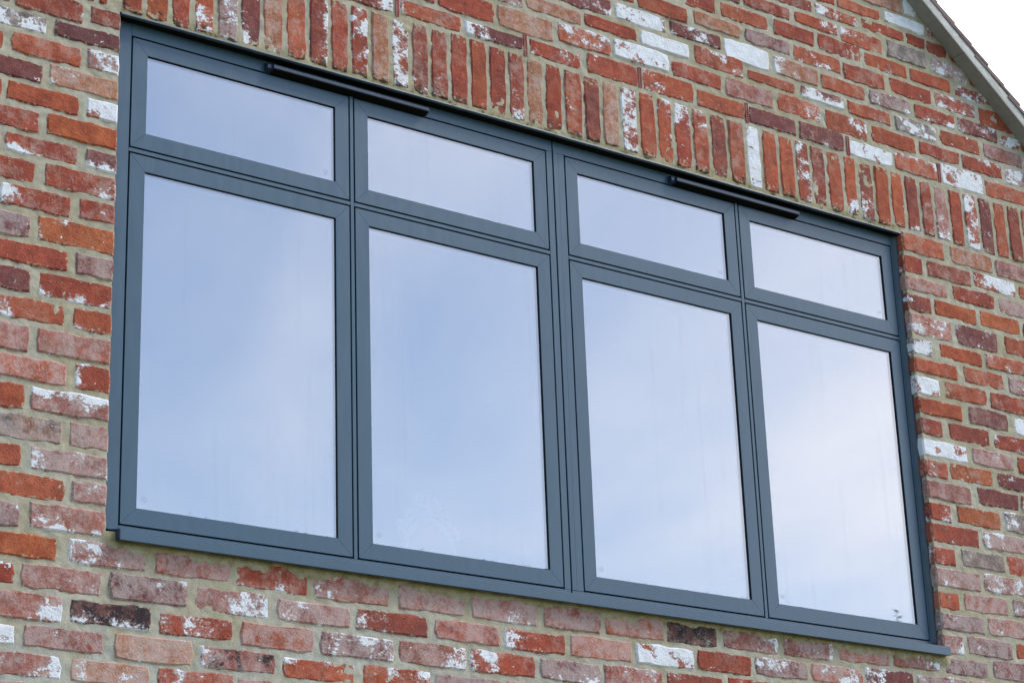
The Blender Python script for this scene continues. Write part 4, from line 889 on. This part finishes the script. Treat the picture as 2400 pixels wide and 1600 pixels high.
def left_of(o): return min(v.co.x for v in o.data.vertices)
lights_.sort(key=left_of); tops_.sort(key=left_of)
for i, o in enumerate(lights_):
    etched(cols[i]+.024, fz(zb0)+.028, o)
for i in (0, 2, 3):
    etched(cols[i]+W_-.030, fz(zt0)+.026, tops_[i])
rd = random.Random(21)
for i, o in enumerate(lights_):
    mb = MB()
    for k in range((14, 20, 8, 4)[i]):
        x = cols[i] + W_*(rd.betavariate(2.2, 1.0)) - .004
        z = fz(zb0) + abs(rd.gauss(0, .0022)) + (.004 if rd.random() < .15 else 0)
        w, h = rd.uniform(.0010, .0040), rd.uniform(.0006, .0015)
        a_ = rd.uniform(-.4, .4)
        mb.quadbar([(x-w, z), (x-w*.2, z-h), (x+w, z+h*a_), (x+w*.4, z+h), (x-w*.6, z+h*.8)], GY-.0016, GY-.0002)
    d_ = link('dirt', mb.mesh('dirt'), MAT_DARK, o); d_['kind'] = 'stuff'

# ------------------------------------------------------------------ the garden the glass looks out on
def leaf_material():
    M = Mat('spruce_needles')
    geo = M.n('ShaderNodeNewGeometry')
    a_ = M.noise(geo.outputs['Position'], 2.5, 4.0, .6)
    c_ = M.mix(M.ramp(a_, .35, .65), (.022, .048, .022, 1), (.050, .085, .034, 1))
    return M.done(M.principled(c_, .8, None, .2))
MAT_LEAF = leaf_material()
MAT_BARK = plain('bark', (.10, .075, .05), .95, .1, 14, .5)
def spruce(x, y, h, seed, label):
    rt = random.Random(seed)
    t = empty('spruce_tree', (x, y, 0), label, 'tree')
    mb = MB(); n = 9
    for i in range(8):
        z0 = h*.97*i/7; r = .20*(1-i/7.6)+.012
        for k in range(n):
            an = 2*math.pi*k/n
            mb.v.append((r*math.cos(an), r*math.sin(an), z0))
    for i in range(7):
        for k in range(n):
            k2 = (k+1) % n
            mb.f.append((i*n+k, i*n+k2, (i+1)*n+k2, (i+1)*n+k))
    mb.f.append(tuple(7*n+k for k in range(n)))
    link('trunk', mb.mesh('trunk'), MAT_BARK, t)
    mb = MB()
    z = 1.2
    while z < h-.05:
        f = 1-(z/h); L = .06 + 2.3*f**.95*rt.uniform(.75, 1.1)
        nb = max(3, int(4+9*f))
        for _ in range(nb):
            an = rt.uniform(0, 6.283); ll = L*rt.uniform(.65, 1.05)
            dx, dy = math.cos(an), math.sin(an)
            m = max(2, int(ll/.13))
            for q in range(m):
                s = (q+.6)/m*ll
                zz = z - .28*s + .05*s*s + rt.uniform(-.03, .03)
                sp = (.05+.14*(1-q/m))*min(1, ll/.5+.25)
                for sgn in (-1, 1):
                    tip = (dx*(s+sp*.7)-dy*sp*sgn, dy*(s+sp*.7)+dx*sp*sgn, zz-.05*sp+rt.uniform(-.02, .02))
                    b0 = len(mb.v)
                    w_ = .035*min(1, ll)
                    mb.v += [(dx*s-dx*w_, dy*s-dy*w_, zz), (dx*s+dx*w_, dy*s+dy*w_, zz+.015), tip]
                    mb.f.append((b0, b0+1, b0+2))
        z += .10+.16*f
    me = bpy.data.meshes.new('crown'); me.from_pydata(mb.v, [], mb.f)
    link('crown', me, MAT_LEAF, t)
spruce(29.35, -25.77, 11.86, 3, 'tall narrow dark green spruce tree standing on the lawn facing the house')
